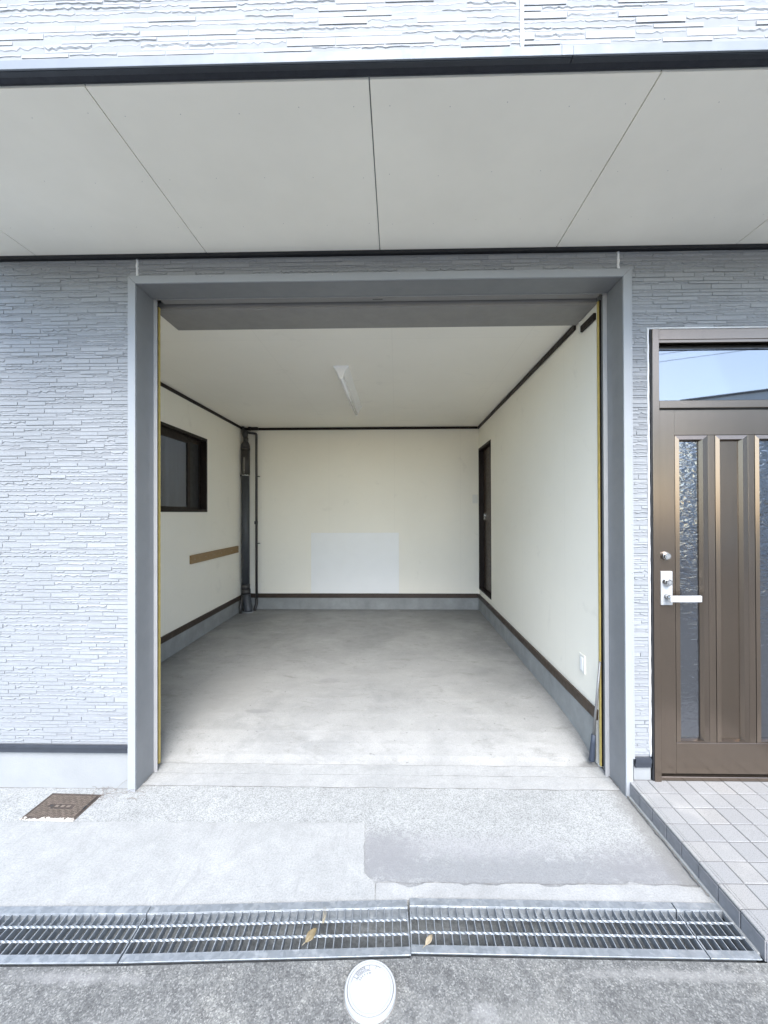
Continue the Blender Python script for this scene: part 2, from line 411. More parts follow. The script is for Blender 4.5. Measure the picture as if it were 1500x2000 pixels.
# ------------------------------------------------------------------ ground and drain channel
LM = lambda x: 1.354 + .022*(x+.92)      # centre line of the left grate
MM = lambda x: 1.3545 + .041*(x+.905)
def mid(x): return LM(x) if x < -.9025 else (MM(x) if x < .041 else 1.3995)
HW = .0955
xs = [-60, -2.6, -2.0, -1.5, -.9027, -.9023, -.5, 0, .0408, .0412, .6, 1.19, 60]
front = [(x, mid(max(x, -2.6))-HW) for x in xs]; back = [(x, mid(max(x, -2.6))+HW) for x in xs]
o = mesh_obj('road', poly_prism([(-60, -4.6), (60, -4.6)] + front[::-1], -.3, .012), 'road'); tagp(o, kind='structure')
bm = bmesh.new(); box(bm, -150, 150, -200, -4.6, -.3, .006); o = mesh_obj('far_road', bm, 'far_road'); tagp(o, kind='structure')
o = mesh_obj('apron', poly_prism([(60, 2.60), (-60, 2.60)] + back, -.3, .008), 'apron'); tagp(o, kind='structure')
bm = bmesh.new(); box(bm, -150, 150, -200, 200, -.6, -.302); o = mesh_obj('ground', bm, 'ground'); tagp(o, kind='structure')
o = mesh_obj('yard', B((-60, 60, 2.602, 200, -.3, -.01)), 'ground'); tagp(o, kind='structure')
# channel
bm = bmesh.new()
for j in range(1, len(xs)-2):
    for (o0, o1, z0, z1) in ((-HW, -HW+.012, -.17, -.022), (HW-.012, HW, -.17, -.022), (-HW+.012, HW-.012, -.18, -.155)):
        a, b = xs[j], xs[j+1]
        if b-a < .001: continue
        v = [bm.verts.new((x, mid(x if x > a-1e-9 and x < b else x)+oo, z)) for (x, oo) in ((a+1e-5, o0), (b-1e-5, o0), (b-1e-5, o1), (a+1e-5, o1)) for z in (z0, z1)]
        for f in ((0, 2, 4, 6), (1, 7, 5, 3), (0, 1, 3, 2), (2, 3, 5, 4), (4, 5, 7, 6), (6, 7, 1, 0)): bm.faces.new([v[i] for i in f])
o = mesh_obj('drain_channel', bm, 'channel'); tagp(o, kind='structure')
# sheets of different concrete on the apron
pts = [(-6, 1.842), (-3, 1.84)] + jag(-1.87, 1.837, -.150, 1.859, 60, .006, 1) + jag(-.150, 1.859, -.134, 1.60, 12, .008, 2)[1:] + jag(-.134, 1.60, -.09, 1.556, 5, .01, 3)[1:]
pts += [(-.085, mid(-.085)+HW+.001)] + [(x, mid(x)+HW+.001) for x in (-.3, -.5, -.9, -1.5, -2.0, -2.6)] + [(-6, 1.43)]
o = mesh_obj('apron_patch', poly_prism(pts, .0, .0125), 'patch'); tagp(o, kind='structure')
pts = jag(-.0845, 1.556, 1.176, 1.566, 70, .018, 5) + [(1.176, mid(1.1)+HW+.001), (.042, mid(.05)+HW+.001), (.040, mid(.04)+HW+.001), (-.0845, mid(-.0845)+HW+.001)]
o = mesh_obj('apron_mortar_strip', poly_prism(pts, .0, .0135), 'mortar'); tagp(o, kind='structure')
# threshold ramp rising into the garage
prof = [(2.10, .0), (2.101, .0095), (2.200, .0100), (2.201, .0110), (2.285, .0125), (2.285, -.05), (2.10, -.05)]
bm = extrude_x(prof, -1.3645, 1.1605); o = mesh_obj('threshold', bm, 'threshold'); tagp(o, kind='structure')
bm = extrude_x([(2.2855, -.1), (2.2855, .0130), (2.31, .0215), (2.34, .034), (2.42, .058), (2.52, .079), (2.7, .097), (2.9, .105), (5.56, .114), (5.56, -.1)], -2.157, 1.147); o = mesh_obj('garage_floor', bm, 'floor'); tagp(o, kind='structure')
def crack(name, x0, y0, x1, y1, z, w_, sd, label=None):
    n = 90; top = jag(x0, y0, x1, y1, n, .0035, sd); bm = bmesh.new(); a = []; b = []; l_ = math.hypot(x1-x0, y1-y0); nx, ny = -(y1-y0)/l_, (x1-x0)/l_
    for i, (x, y) in enumerate(top):
        q = w_*(.35+1.1*abs(mnoise.noise(Vector((i*.31, sd, 0)))))
        a.append(bm.verts.new((x-nx*q, y-ny*q, z))); b.append(bm.verts.new((x+nx*q, y+ny*q, z)))
    for i in range(n): bm.faces.new((a[i], a[i+1], b[i+1], b[i]))
    o = mesh_obj(name, bm, 'crack'); tagp(o, kind='structure')
crack('jamb_dirt', -1.3625, 2.11, -1.3625, 2.28, .0150, .0035, 11)
crack('jamb_dirt', 1.158, 2.11, 1.158, 2.28, .0150, .0035, 12)
crack('step_dirt', 1.168, 1.52, 1.168, 2.05, .0160, .006, 13)
crack('threshold_joint', -1.36, 2.0985, 1.16, 2.0985, .0106, .0022, 1.3)
crack('threshold_joint', -1.36, 2.199, 1.16, 2.199, .0118, .0011, 4.3)
crack('threshold_joint', -1.36, 2.2835, 1.14, 2.2835, .0135, .0012, 7.3)
crack('plinth_joint', -2.2, 2.071, -1.42, 2.071, .0092, .0025, 9.1)
crack('mortar_joint', -.07, 1.5585, 1.17, 1.5675, .0147, .0014, 5)
crack('patch_joint', -1.87, 1.8385, -.152, 1.8605, .0090, .0012, 1)
# ------------------------------------------------------------------ garage interior
def interior(name, mat, *boxes, bev=0.): return tagp(mesh_obj(name, B(*boxes, bev=bev), mat), kind='structure')
CZ = 2.6626
wy0, wy1, wz0, wz1 = 3.27, 4.47, 1.475, 2.305
interior('wall_left', 'wallpaper', (-2.25, -2.157, 2.29, wy0, -.1, 2.9), (-2.25, -2.157, wy1, 5.65, -.1, 2.9), (-2.25, -2.157, wy0, wy1, -.1, wz0), (-2.25, -2.157, wy0, wy1, wz1, 2.9))
interior('wall_back', 'wallpaper', (-2.157, 1.30, 5.552, 5.65, -.1, 2.9))
iy0, iy1, iz0, iz1 = 4.845, 5.545, .402, 2.35
interior('wall_right', 'wallpaper', (1.147, 1.298, 2.29, iy0, -.1, 2.9), (1.147, 1.298, iy1, 5.552, -.1, 2.9), (1.147, 1.298, iy0, iy1, -.1, iz0), (1.147, 1.298, iy0, iy1, iz1, 2.9), (1.23, 1.298, iy0, iy1, iz0, iz1))
interior('ceiling', 'ceiling', (-2.157, 1.147, 2.54, 5.552, CZ, 2.9), (-2.157, -1.414, 2.29, 2.54, CZ, 2.9))
interior('wall_front_inner', 'wallpaper', (-2.157, -1.43, 2.23, 2.29, 0, 2.9))
# curb, skirting and picture rail
interior('curb_left', 'curb_in', (-2.157, -2.143, 2.29, 5.552, .05, .2735))
interior('curb_back', 'curb_in', (-2.143, 1.133, 5.538, 5.552, .05, .2735))
interior('curb_right', 'curb_in', (1.133, 1.147, 2.2905, 5.538, .03, .2735))
interior('skirting_left', 'skirting', (-2.157, -2.139, 2.29, 5.552, .274, .334), bev=.003)
interior('skirting_back', 'skirting', (-2.139, 1.129, 5.534, 5.552, .274, .334), bev=.003)
interior('skirting_right', 'skirting', (1.129, 1.147, 2.29, 5.534, .274, .334), bev=.003)
interior('ceiling_trim_left', 'molding', (-2.157, -2.142, 2.29, 5.552, 2.628, 2.661), bev=.003)
interior('ceiling_trim_back', 'molding', (-2.142, 1.132, 5.537, 5.552, 2.628, 2.661), bev=.003)
interior('ceiling_trim_right', 'molding', (1.132, 1.147, 2.545, 5.537, 2.622, 2.661), bev=.003)
interior('ceiling_trim_stub', 'molding', (1.130, 1.147, 2.29, 2.455, 2.563, 2.603), bev=.003)
interior('trim_end_cap', 'plate', (1.126, 1.147, 2.455, 2.462, 2.560, 2.63))

# left window
t = thing('side_window', 'dark brown framed sliding window high on the left garage wall', 'window', (-2.157, 3.87, 1.475))
def lp(name, mat, par, org, *boxes, bev=0.):
    bx = [(a-org[0], b-org[0], c-org[1], d-org[1], e-org[2], f-org[2]) for a, b, c, d, e, f in boxes]
    return part(name, mat, par, *bx, bev=bev)
org = (-2.157, 3.87, 1.475)
lp('casing', 'molding', t, org, (-2.245, -2.150, wy0, wy1, wz1-.03, wz1), (-2.245, -2.150, wy0, wy1, wz0, wz0+.028), (-2.245, -2.150, wy1-.028, wy1, wz0+.028, wz1-.03), (-2.245, -2.150, wy0, wy0+.028, wz0+.028, wz1-.03), bev=.002)
s1 = lp('sash', 'molding', t, org, (-2.205, -2.185, 3.84, 4.11, wz1-.108, wz1-.03), (-2.205, -2.185, 3.30, 3.84, wz1-.108, wz1-.03), (-2.205, -2.185, 3.30, 4.11, wz0+.028, wz0+.055), (-2.205, -2.185, 4.11, 4.16, wz0+.028, wz1-.03), bev=.002)
lp('pane', 'glass_dim', t, org, (-2.197, -2.193, 3.30, 4.11, wz0+.055, wz1-.108))
lp('sash', 'molding', t, org, (-2.23, -2.21, 4.16, 4.20, wz0+.028, wz1-.03), (-2.23, -2.21, 4.40, 4.442, wz0+.028, wz1-.03), (-2.23, -2.21, 4.20, 4.40, wz1-.08, wz1-.03), (-2.23, -2.21, 4.20, 4.40, wz0+.028, wz0+.055), bev=.002)
lp('dark_pane', 'black', t, org, (-2.222, -2.218, 4.20, 4.40, wz0+.055, wz1-.08))
# corrugated sheet standing outside that window
bm = bmesh.new(); n = 160; ys = [2.0 + 4.4*i/n for i in range(n+1)]
ra = []
for z in (0, 2.47):
    ra.append([bm.verts.new((-2.74+.036*math.cos(2*PI*y/.095), y, z)) for y in ys])
for i in range(n): bm.faces.new((ra[0][i], ra[0][i+1], ra[1][i+1], ra[1][i]))
o = mesh_obj('corrugated_fence', bm, 'corr', smooth=True); sm = o.modifiers.new('s', 'SOLIDIFY'); sm.thickness = .003
tagp(o, 'grey corrugated sheet standing outside the side window', 'fence')

# wooden board
o = part('wooden_board', 'wood', None, (-2.157, -2.135, 4.09, 5.323, .932, 1.022), bev=.002); tagp(o, 'plain brown wooden batten screwed to the left garage wall', 'board')
for yy in (4.16, 4.4, 4.6, 4.8, 5.1, 5.27):
    bm = bmesh.new(); box(bm, -2.136, -2.1335, yy-.004, yy+.004, .973, .981); s_ = mesh_obj('screw', bm, 'silver', o)
# white board on the back wall
o = part('white_board', 'board_white', None, (-1.2, .030, 5.5415, 5.552, .337, 1.183), bev=.001); tagp(o, 'plain white rectangular board fixed low on the back wall', 'board')
# switch plate
t = thing('light_switch', 'small ivory light switch on the back wall beside the inner door', 'switch', (1.093, 5.552, 1.65))
part('switch_plate', 'plate', t, (-.036, .036, -.009, 0, -.06, .06), bev=.003); part('rocker', 'plate', t, (-.012, .012, -.014, -.009, -.02, .02), bev=.002)
t = thing('wall_outlet', 'ivory power outlet plate low on the right garage wall', 'outlet', (1.147, 2.475, .528))
part('outlet_plate', 'plate', t, (-.008, 0, -.035, .035, -.057, .057), bev=.003); part('socket_insert', 'white_enamel', t, (-.0105, -.008, -.016, .016, -.04, .04), bev=.001)

# inner door
t = thing('inner_door', 'dark brown raised door in the right garage wall near the back', 'door', (1.147, 5.195, .402))
org = (1.147, 5.195, .402)
lp('door_frame', 'molding', t, org, (1.142, 1.229, iy0, iy0+.012, iz0, iz1), (1.142, 1.229, iy1-.030, iy1, iz0, iz1), (1.142, 1.229, iy0+.012, iy1-.03, iz1-.03, iz1), bev=.002)
lp('door_sill', 'molding', t, org, (1.140, 1.229, iy0+.012, iy1-.030, iz0, iz0+.02), bev=.002)
lf = lp('door_leaf', 'skirting', t, org, (1.207, 1.229, iy0+.014, iy1-.032, iz0+.022, iz1-.032), bev=.002)
lp('door_handle', 'clamp', t, org, (1.187, 1.207, 5.415, 5.44, 1.39-.03, 1.39+.06), bev=.003)

# ceiling lamp
t = thing('ceiling_lamp', 'white unlit fluorescent batten lamp on the garage ceiling', 'lamp', (-.45, 3.22, CZ))
bm = bmesh.new()
def lamp_prof(y0, y1, x=0):
    P = [(-.061, 0), (-.061, -.008), (-.030, -.048), (-.020, -.066), (.020, -.066), (.030, -.048), (.061, -.008), (.061, 0)]
    a = [bm.verts.new((px, y0, pz)) for px, pz in P]; b = [bm.verts.new((px, y1, pz)) for px, pz in P]
    bm.faces.new(a); bm.faces.new(b[::-1])
    for i in range(len(P)): bm.faces.new((a[i], b[i], b[(i+1) % len(P)], a[(i+1) % len(P)]))
lamp_prof(.012, 1.238); mesh_obj('lamp_body', bm, 'white_enamel', t)
for yy in (0, 1.238):
    bm = bmesh.new(); P = [(-.063, .001), (-.063, -.01), (-.034, -.045), (-.018, -.085), (-.012, -.102), (0, -.108), (.012, -.102), (.018, -.085), (.034, -.045), (.063, -.01), (.063, .001)]
    a = [bm.verts.new((x, yy, z)) for x, z in P]; b = [bm.verts.new((x, yy+.012, z)) for x, z in P]; bm.faces.new(a); bm.faces.new(b[::-1])
    for i in range(len(P)): bm.faces.new((a[i], b[i], b[(i+1) % len(P)], a[(i+1) % len(P)]))
    mesh_obj('end_cap', bm, 'white_enamel', t)
mesh_obj('fluorescent_tube', T((((0, .014, -.089), (0, 1.236, -.089)), .0145), seg=14), 'tube_glass', t, True)

# pipes in the back left corner
def arc(c, r, a0, a1, u, v, n=6):
    return [tuple(Vector(c)+Vector(u)*r*math.cos(a0+(a1-a0)*i/n)+Vector(v)*r*math.sin(a0+(a1-a0)*i/n)) for i in range(n+1)]
t = thing('drain_pipe', 'thick dark grey PVC soil pipe in the back left corner', 'pipe', (-2.093, 5.46, .11))
mesh_obj('pipe_run', T((((0, 0, .37), (0, 0, 1.88)), .053), seg=20), 'pvc', t, True)
mesh_obj('coupling', T((((0, 0, 1.885), (0, 0, 2.23)), .058), (((0, 0, 2.23), (0, 0, 2.26)), .061), seg=20), 'pvc2', t, True)
mesh_obj('upper_fitting', T((((0, 0, 2.262), (0, 0, 2.30), (.003, 0, 2.335), (.005, 0, 2.345)), [.06, .058, .042, .036]), (((.005, 0, 2.345), (.005, 0, 2.40)), .034), (((-.004, .01, 2.40), (0, -.01, 2.425), (0, -.02, 2.45), (0, -.01, 2.475), (0, 0, 2.49)), [.03, .04, .043, .04, .03]), seg=16), 'pvc2', t, True)
mesh_obj('clamp_ring', T((((0, 0, 1.868), (0, 0, 1.884)), .0555), seg=20), 'clamp', t, True)
mesh_obj('wall_bracket', T((((-.05, 0, 1.876), (-.064, -.03, 1.876)), .005), (((-.05, -.035, 1.876), (-.05, -.02, 1.876)), .012), seg=8), 'pvc2', t, True)
mesh_obj('label_strip', B((-.002, .006, -.0585, -.0575, 1.90, 2.12)), 'clamp', t)
mesh_obj('collar', T((((0, 0, .30), (0, 0, .37)), .058), (((.004, 0, .235), (.004, 0, .30)), .061), seg=20), 'pvc2', t, True)
mesh_obj('elbow', T((((.006, 0, .24), (.02, -.02, .17), (.045, -.05, .09), (.065, -.075, .03), (.07, -.08, -.01)), [.055, .058, .06, .06, .058]), seg=18), 'pvc', t, True)
bm = bmesh.new(); lathe(bm, [(.07, -.02), (.072, .0), (.062, .014)], .07, -.08, 20); mesh_obj('mortar_ring', bm, 'plinth', t)
t = thing('water_pipe', 'thin dark pipe beside the thick soil pipe on the back wall', 'pipe', (-1.955, 5.50, .11))
top = arc((-.018, 0, 2.445), .018, 0, PI/2, (1, 0, 0), (0, 0, 1), 5)
mesh_obj('pipe_run', T((([(0, 0, .14), (0, 0, 2.445)] + top[1:] + [(-.10, 0, 2.475), (-.155, -.05, 2.49)]), .0165), seg=12), 'pvc2', t, True)
mesh_obj('riser', T((((-.165, -.06, 2.46), (-.165, -.06, 2.55)), .0185), seg=12), 'pvc2', t, True)
mesh_obj('bottom_elbow', T((((0, 0, .16), (0, -.005, .09), (-.012, -.03, .03), (-.016, -.035, -.01)), .02), seg=12), 'pvc2', t, True)
for z in (1.865, .93):
    mesh_obj('pipe_bracket', T((((.014, 0, z), (.042, .02, z)), .007), seg=8), 'pvc2', t, True)
mesh_obj('pipe_collar', T((((-.004, -.004, 1.20), (-.004, -.004, 1.24)), .024), seg=12), 'pvc2', t, True)
o = mesh_obj('stub_pipe', T((((-2.118, 5.40, .33), (-2.118, 5.38, .26), (-2.112, 5.325, .21), (-2.108, 5.315, .10)), .018), seg=12), 'pvc2', None, True)
tagp(o, 'short bent stub pipe at the foot of the soil pipe by the left wall', 'pipe')
o = mesh_obj('ceiling_pipe', T((((-2.04, 5.50, 2.645), (-1.935, 5.505, 2.645)), .022), (((-2.06, 5.48, 2.645), (-2.035, 5.50, 2.645)), .03), seg=12), 'molding', None, True)
tagp(o, 'short black horizontal pipe end under the ceiling above the thin pipe', 'pipe')
# curtain of stick
t = thing('metal_rod', 'silver metal rod with a dark rubber grip leaning at the right jamb', 'rod', (1.104, 2.285, .055))
topv = (.036, -.028, .565)
mesh_obj('shaft', T((((0.008, -.006, .13), topv), [.0078, .006]), seg=10), 'rod_steel', t, True)
mesh_obj('rubber_grip', T((((0, 0, -.008), (.001, 0, .0), (.0065, -.005, .10), (.0085, -.0065, .145)), [.0145, .0165, .013, .0115]), seg=12), 'rubber', t, True)

# ------------------------------------------------------------------ house wall bodies behind the siding
def structure(name, mat, *boxes): return tagp(mesh_obj(name, B(*boxes), mat), kind='structure')
structure('house_wall_core', 'groove', (-2.25, -1.405, 2.080, 2.229, -.1, 2.86), (-1.405, 1.20, 2.080, 2.205, 2.712, 2.86), (1.2, 1.302, 2.080, 2.289, -.1, 2.86), (1.302, 2.25, 2.080, 2.25, 2.402, 2.86), (2.25, 3.6, 2.080, 2.25, -.1, 2.86), (-1.43, -1.405, 2.229, 2.289, -.1, 2.86))
structure('house_body', 'groove', (-2.25, 3.6, 1.225, 5.65, 2.902, 3.1), (-2.25, 3.6, 1.225, 1.4, 2.86, 2.9018), (-1.405, 1.2, 2.33, 2.36, 2.70, 2.90))
structure('hall_room', 'hall', (1.299, 1.31, 2.30, 5.6, -.1, 2.9), (2.5, 2.6, 2.3, 5.6, -.1, 2.9), (1.31, 2.5, 4.2, 4.3, -.1, 2.9), (1.31, 2.5, 2.2, 4.2, .02, .08), (1.31, 2.5, 2.26, 4.2, 2.5, 2.6))
# roof of the upper floor
structure('roof', 'roof', (-2.7, 4.1, .9, 6.2, 5.6, 5.75))
structure('upper_floor_core', 'groove', (-2.25, 3.6, 1.225, 5.65, 3.1002, 5.6))

# ------------------------------------------------------------------ stone-pattern siding
def stone_mesh(L_, h, kind, seed):
    """one siding stone: x 0..L, z 0..h, front face towards -y; y=0 is the wall plane"""
    rr = random.Random(seed); bm = bmesh.new(); e = .0012
    if kind == 0:                       # smooth stone with a small chamfer
        d = .0062+rr.random()*.0025; n = 5
        tp = [bm.verts.new((L_*i/n + (e if i == 0 else -e if i == n else 0), -d+rr.uniform(-.0006, .0006), h-e-rr.random()*.0006)) for i in range(n+1)]
        bt = [bm.verts.new((L_*i/n + (e if i == 0 else -e if i == n else 0), -d-rr.uniform(0, .0012), e+rr.random()*.0006)) for i in range(n+1)]
        rows = [tp, bt]
    else:                               # split stone: ragged ridge across the face
        n = 12; up_ = kind == 2
        d = .0078+rr.random()*.002; dl = .0018+rr.random()*.0008; fr = .30+rr.random()*.15
        X = [L_*i/n + (e if i == 0 else -e if i == n else 0) for i in range(n+1)]
        ph = rr.random()*9
        jg = [max(.12, min(.88, fr + .20*mnoise.noise(Vector((i*.9+ph, seed*.37, 0))) + .16*rr.uniform(-1, 1))) for i in range(n+1)]
        tp = [bm.verts.new((X[i], -d*.78+rr.uniform(-.0008, .0008), h-e)) for i in range(n+1)]
        m1 = [bm.verts.new((X[i], -d+rr.uniform(-.0006, .0008), h*(1-jg[i]))) for i in range(n+1)]
        m2 = [bm.verts.new((X[i], -dl+rr.uniform(-.0006, .0004), max(.1*h, h*(1-jg[i]-.16-.1*rr.random())))) for i in range(n+1)]
        bt = [bm.verts.new((X[i], -dl-.001+rr.uniform(-.0007, .0004), e)) for i in range(n+1)]
        rows = [tp, m1, m2, bt]
    for a, b in zip(rows, rows[1:]):
        for i in range(len(a)-1): bm.faces.new((a[i], a[i+1], b[i+1], b[i]))
    # returns to the wall on all four sides
    loop = rows[0][:] + [r_[-1] for r_ in rows[1:]] + rows[-1][:-1][::-1] + [r_[0] for r_ in rows[1:-1]][::-1]
    bk = [bm.verts.new((v.co.x, .004, v.co.z)) for v in loop]
    for i in range(len(loop)): bm.faces.new((loop[i], bk[i], bk[(i+1) % len(loop)], loop[(i+1) % len(loop)]))
    return bm
ROWS = [.022, .019, .016, .027, .016, .021, .024, .018]
HS = sorted(set(ROWS))
LIB = {}
for h in HS:
    LIB[h] = []
    for k in range(9):
        kind = (0, 1, 0, 2, 0, 1, 1, 0, 1)[k]
        bm = stone_mesh(.150, h-.0022, kind, k*31+int(h*1e4))
        me = bpy.data.meshes.new('siding_stone'); bmesh.ops.recalc_face_normals(bm, faces=bm.faces); bm.to_mesh(me); bm.free(); me.materials.append(M['stone'])
        LIB[h].append((kind, me))
def clip_x(bm, x0, x1):
    for co, no in (((x0, 0, 0), (-1, 0, 0)), ((x1, 0, 0), (1, 0, 0))):
        g = bm.verts[:]+bm.edges[:]+bm.faces[:]
        r_ = bmesh.ops.bisect_plane(bm, geom=g, plane_co=co, plane_no=no, clear_outer=True)
def siding(parent, org, areas, view, rs, row0=0, limit=300):
    """areas: list of (x0,x1,z0,z1); stones inside 'view' (x0,x1,z0,z1) become single parts"""
    rg = random.Random(rs)
    zmin = min(a[2] for a in areas); zmax = max(a[3] for a in areas)
    z = zmin; ri = row0; cand = []
    off = rg.random()*.15
    while z < zmax-.006:
        h = ROWS[ri % 8]; ri += 1
        off = (off + rg.uniform(.035, .115)) % .152
        for (ax0, ax1, az0, az1) in areas:
            if z < az0-.001 or z > az1-.008: continue
            hh = min(h, az1-z)
            x = -6.08 + off - .0; k0 = 0
            x = ax0 - ((ax0 - x) % .152)
            last = -1
            while x < ax1:
                s0, s1 = max(x, ax0), min(x+.152, ax1)
                if s1-s0 > .010:
                    cand.append((s0, s1, z, hh, h, x))
                x += .152
        z += h
    def dist(c): return math.hypot((c[0]+c[1])/2, c[2]-1.46) - 30*((c[1]-c[0])*c[3])
    vis = [c for c in cand if view[0] < (c[0]+c[1])/2 < view[1] and view[2] < c[2]+c[3]/2 < view[3]]
    vis.sort(key=dist); single = set(map(id, vis[:limit]))
    rest = bmesh.new()
    for c in cand:
        s0, s1, z, hh, h, x = c
        kind, me = LIB[h][rg.randrange(9)]
        full = (s1-s0) > .150
        dy = rg.uniform(-.0012, .0012)
        if id(c) in single:
            if not full:
                bm = bmesh.new(); bm.from_mesh(me); clip_x(bm, s0-x, min(.150, s1-x)-.0006)
                # close the cut ends
                bmesh.ops.holes_fill(bm, edges=[e for e in bm.edges if e.is_boundary and len(bm.faces)], sides=0)
                me = bpy.data.meshes.new('siding_stone'); bm.to_mesh(me); bm.free(); me.materials.append(M['stone'])
            o = bpy.data.objects.new('siding_stone', me); C.objects.link(o); o.parent = parent
            o.location = (x-org[0], D_OF[0]+dy-org[1], z-org[2])
            o.scale = (1, D_SC[0], hh/h if hh < h-.001 else 1)
        else:
            n0 = len(rest.verts); tmp = bmesh.new(); tmp.from_mesh(me)
            if not full: clip_x(tmp, s0-x, min(.150, s1-x)-.0006)
            bmesh.ops.transform(tmp, matrix=Matrix.Translation((x-org[0], D_OF[0]+dy-org[1], z-org[2])) @ Matrix.Diagonal((1, D_SC[0], hh/h, 1)), verts=tmp.verts)
            tm = bpy.data.meshes.new('tmp'); tmp.to_mesh(tm); tmp.free(); rest.from_mesh(tm); bpy.data.meshes.remove(tm)
    if len(rest.verts):
        o = mesh_obj('siding_stones', rest, 'stone', parent); o['kind'] = 'stuff'
    else: rest.free()
D_OF = [D+.008]; D_SC = [.62]
org = (-1.83, D, 0)
t = thing('siding_wall', 'grey stone-pattern siding wall left of the garage opening', 'wall', org)
lp('wall_panel', 'groove', t, org, (-2.25, -1.409, D+.006, D+.012, .243, 2.808))
siding(t, org, [(-2.25, -1.409, .245, 2.808)], (-2.2, -1.40, .2, 2.82), 11)
org = (0, D, 2.71)
t = thing('siding_lintel', 'narrow band of stone-pattern siding directly above the garage opening', 'wall', org)
lp('wall_panel', 'groove', t, org, (-1.366, 1.1455, D+.006, D+.012, 2.712, 2.808))
lp('wall_panel', 'groove', t, org, (-1.409, -1.3752, D+.006, D+.012, 2.7115, 2.808))
siding(t, org, [(-1.366, 1.1455, 2.7145, 2.808)], (-2, 2, 2, 3), 12, 3)
siding(t, org, [(-1.409, -1.3765, 2.7145, 2.808)], (-2, 2, 2, 3), 14, 3)
for x in (-1.371, 1.151):
    bm = bmesh.new(); pts = [(x+.0012*math.sin(i*2.1), D+.001-.001*math.cos(i*1.3), 2.7125+.0954*i/8) for i in range(9)]
    tube(bm, [(a-org[0], b-org[1]+.004, c-org[2]) for a, b, c in pts], [.0066+.0005*math.sin(i*1.7) for i in range(9)], 8); mesh_obj('sealant_joint', bm, 'sealant', t, True)
org = (1.25, D, .16)
t = thing('siding_wall', 'grey stone-pattern siding wall beside and above the brown entrance door', 'wall', org)
lp('wall_panel', 'groove', t, org, (1.157, 2.3, D+.006, D+.012, 2.714, 2.808), (1.2135, 1.2955, D+.006, D+.012, .204, 2.714), (1.2955, 2.3, D+.006, D+.012, 2.409, 2.714))
siding(t, org, [(1.157, 2.3, 2.7145, 2.808), (1.2135, 2.3, 2.409, 2.7145), (1.2135, 1.295, .206, 2.409)], (1.15, 1.95, .1, 2.9), 13, 5)
pts = [(1.2995, D+.004, .206+2.2*i/70) for i in range(71)]
bm = bmesh.new(); tube(bm, [(a-org[0]+.0008*math.sin(i*1.9), b-org[1]-.001, c-org[2]) for i, (a, b, c) in enumerate(pts)], [.0052+.0007*mnoise.noise(Vector((i*.8, 0, 0))) for i in range(71)], 8)
mesh_obj('sealant_joint', bm, 'sealant', t, True)
mesh_obj('sealant_joint', T((((0.045, .004, 2.2475), (.7, .004, 2.2475)), .0045), seg=8), 'sealant', t, True)
# upper floor
UY = 1.205
org = (0, UY, 2.86)
t = thing('upper_siding_wall', 'bright stone-pattern siding wall of the upper floor above the eaves', 'wall', org)
lp('wall_panel', 'groove', t, org, (-2.25, 3.6, UY+.006, UY+.019, 2.845, 5.6))
D_OF[0] = UY+.008; D_SC[0] = .42
siding(t, org, [(-2.25, .380, 2.863, 3.75), (.392, 3.0, 2.863, 3.75)], (-1.40, 1.30, 2.8, 3.14), 21, 1)
bm = bmesh.new(); tube(bm, [(.386+.0006*math.sin(i*1.7), .003, .001+.9*i/30) for i in range(31)], .0062, 8); mesh_obj('sealant_joint', bm, 'sealant', t, True)
# eave flashing
org = (0, UY, 2.84)
t = thing('eave_flashing', 'pale metal flashing with a dark underside along the upper wall edge', 'flashing', org)
for a, b in ((-2.25, .5325), (.5345, 3.6)):
    lp('flashing_strip', 'flashing', t, org, (a, b, UY-.012, UY-.006, 2.831, 2.860), (a, b, UY-.0059, UY+.004, 2.852, 2.8595), bev=.001)
    lp('drip_lip', 'base_band', t, org, (a, b, UY-.0059, UY+.010, 2.829, 2.8335), bev=.001)
lp('vent_underside', 'navy', t, org, (-2.25, 3.6, UY+.0103, UY+.034, 2.834, 2.84))
lp('joint_sleeve', 'flashing', t, org, (.50, .5335, UY-.0135, UY-.0122, 2.830, 2.8605))
# soffit
org = (0, 1.65, 2.826)
t = thing('soffit', 'pale boarded soffit under the overhang above the garage opening', 'soffit', org)
jx = [-2.25, -1.9023, -.9923, -.0823, .8277, 1.7377, 2.6477, 3.6]
lp('soffit_backing', 'groove', t, org, (-2.25, 3.6, 1.243, 2.079, 2.8365, 2.859))
for k in range(len(jx)-1):
    lp('soffit_board', 'soffit', t, org, (jx[k]+.0022, jx[k+1]-.0022, 1.243, 2.052, 2.826, 2.834))
lp('wall_edge_trim', 'black', t, org, (-2.25, 3.6, 2.0525, 2.074, 2.810, 2.8362))
bm = bmesh.new(); rg = random.Random(3)
for k in range(1, 6):
    for yy in (1.33, 1.60, 1.86):
        for i in range(5):
            x = jx[k]+.06+i*.2; bmesh.ops.create_circle(bm, cap_ends=True, segments=6, radius=.0016, matrix=Matrix.Translation((x+rg.uniform(-.01, .01)-org[0], yy+rg.uniform(-.01, .01)-org[1], -.0006)))
o = mesh_obj('nail_heads', bm, 'nail', t); o['kind'] = 'stuff'

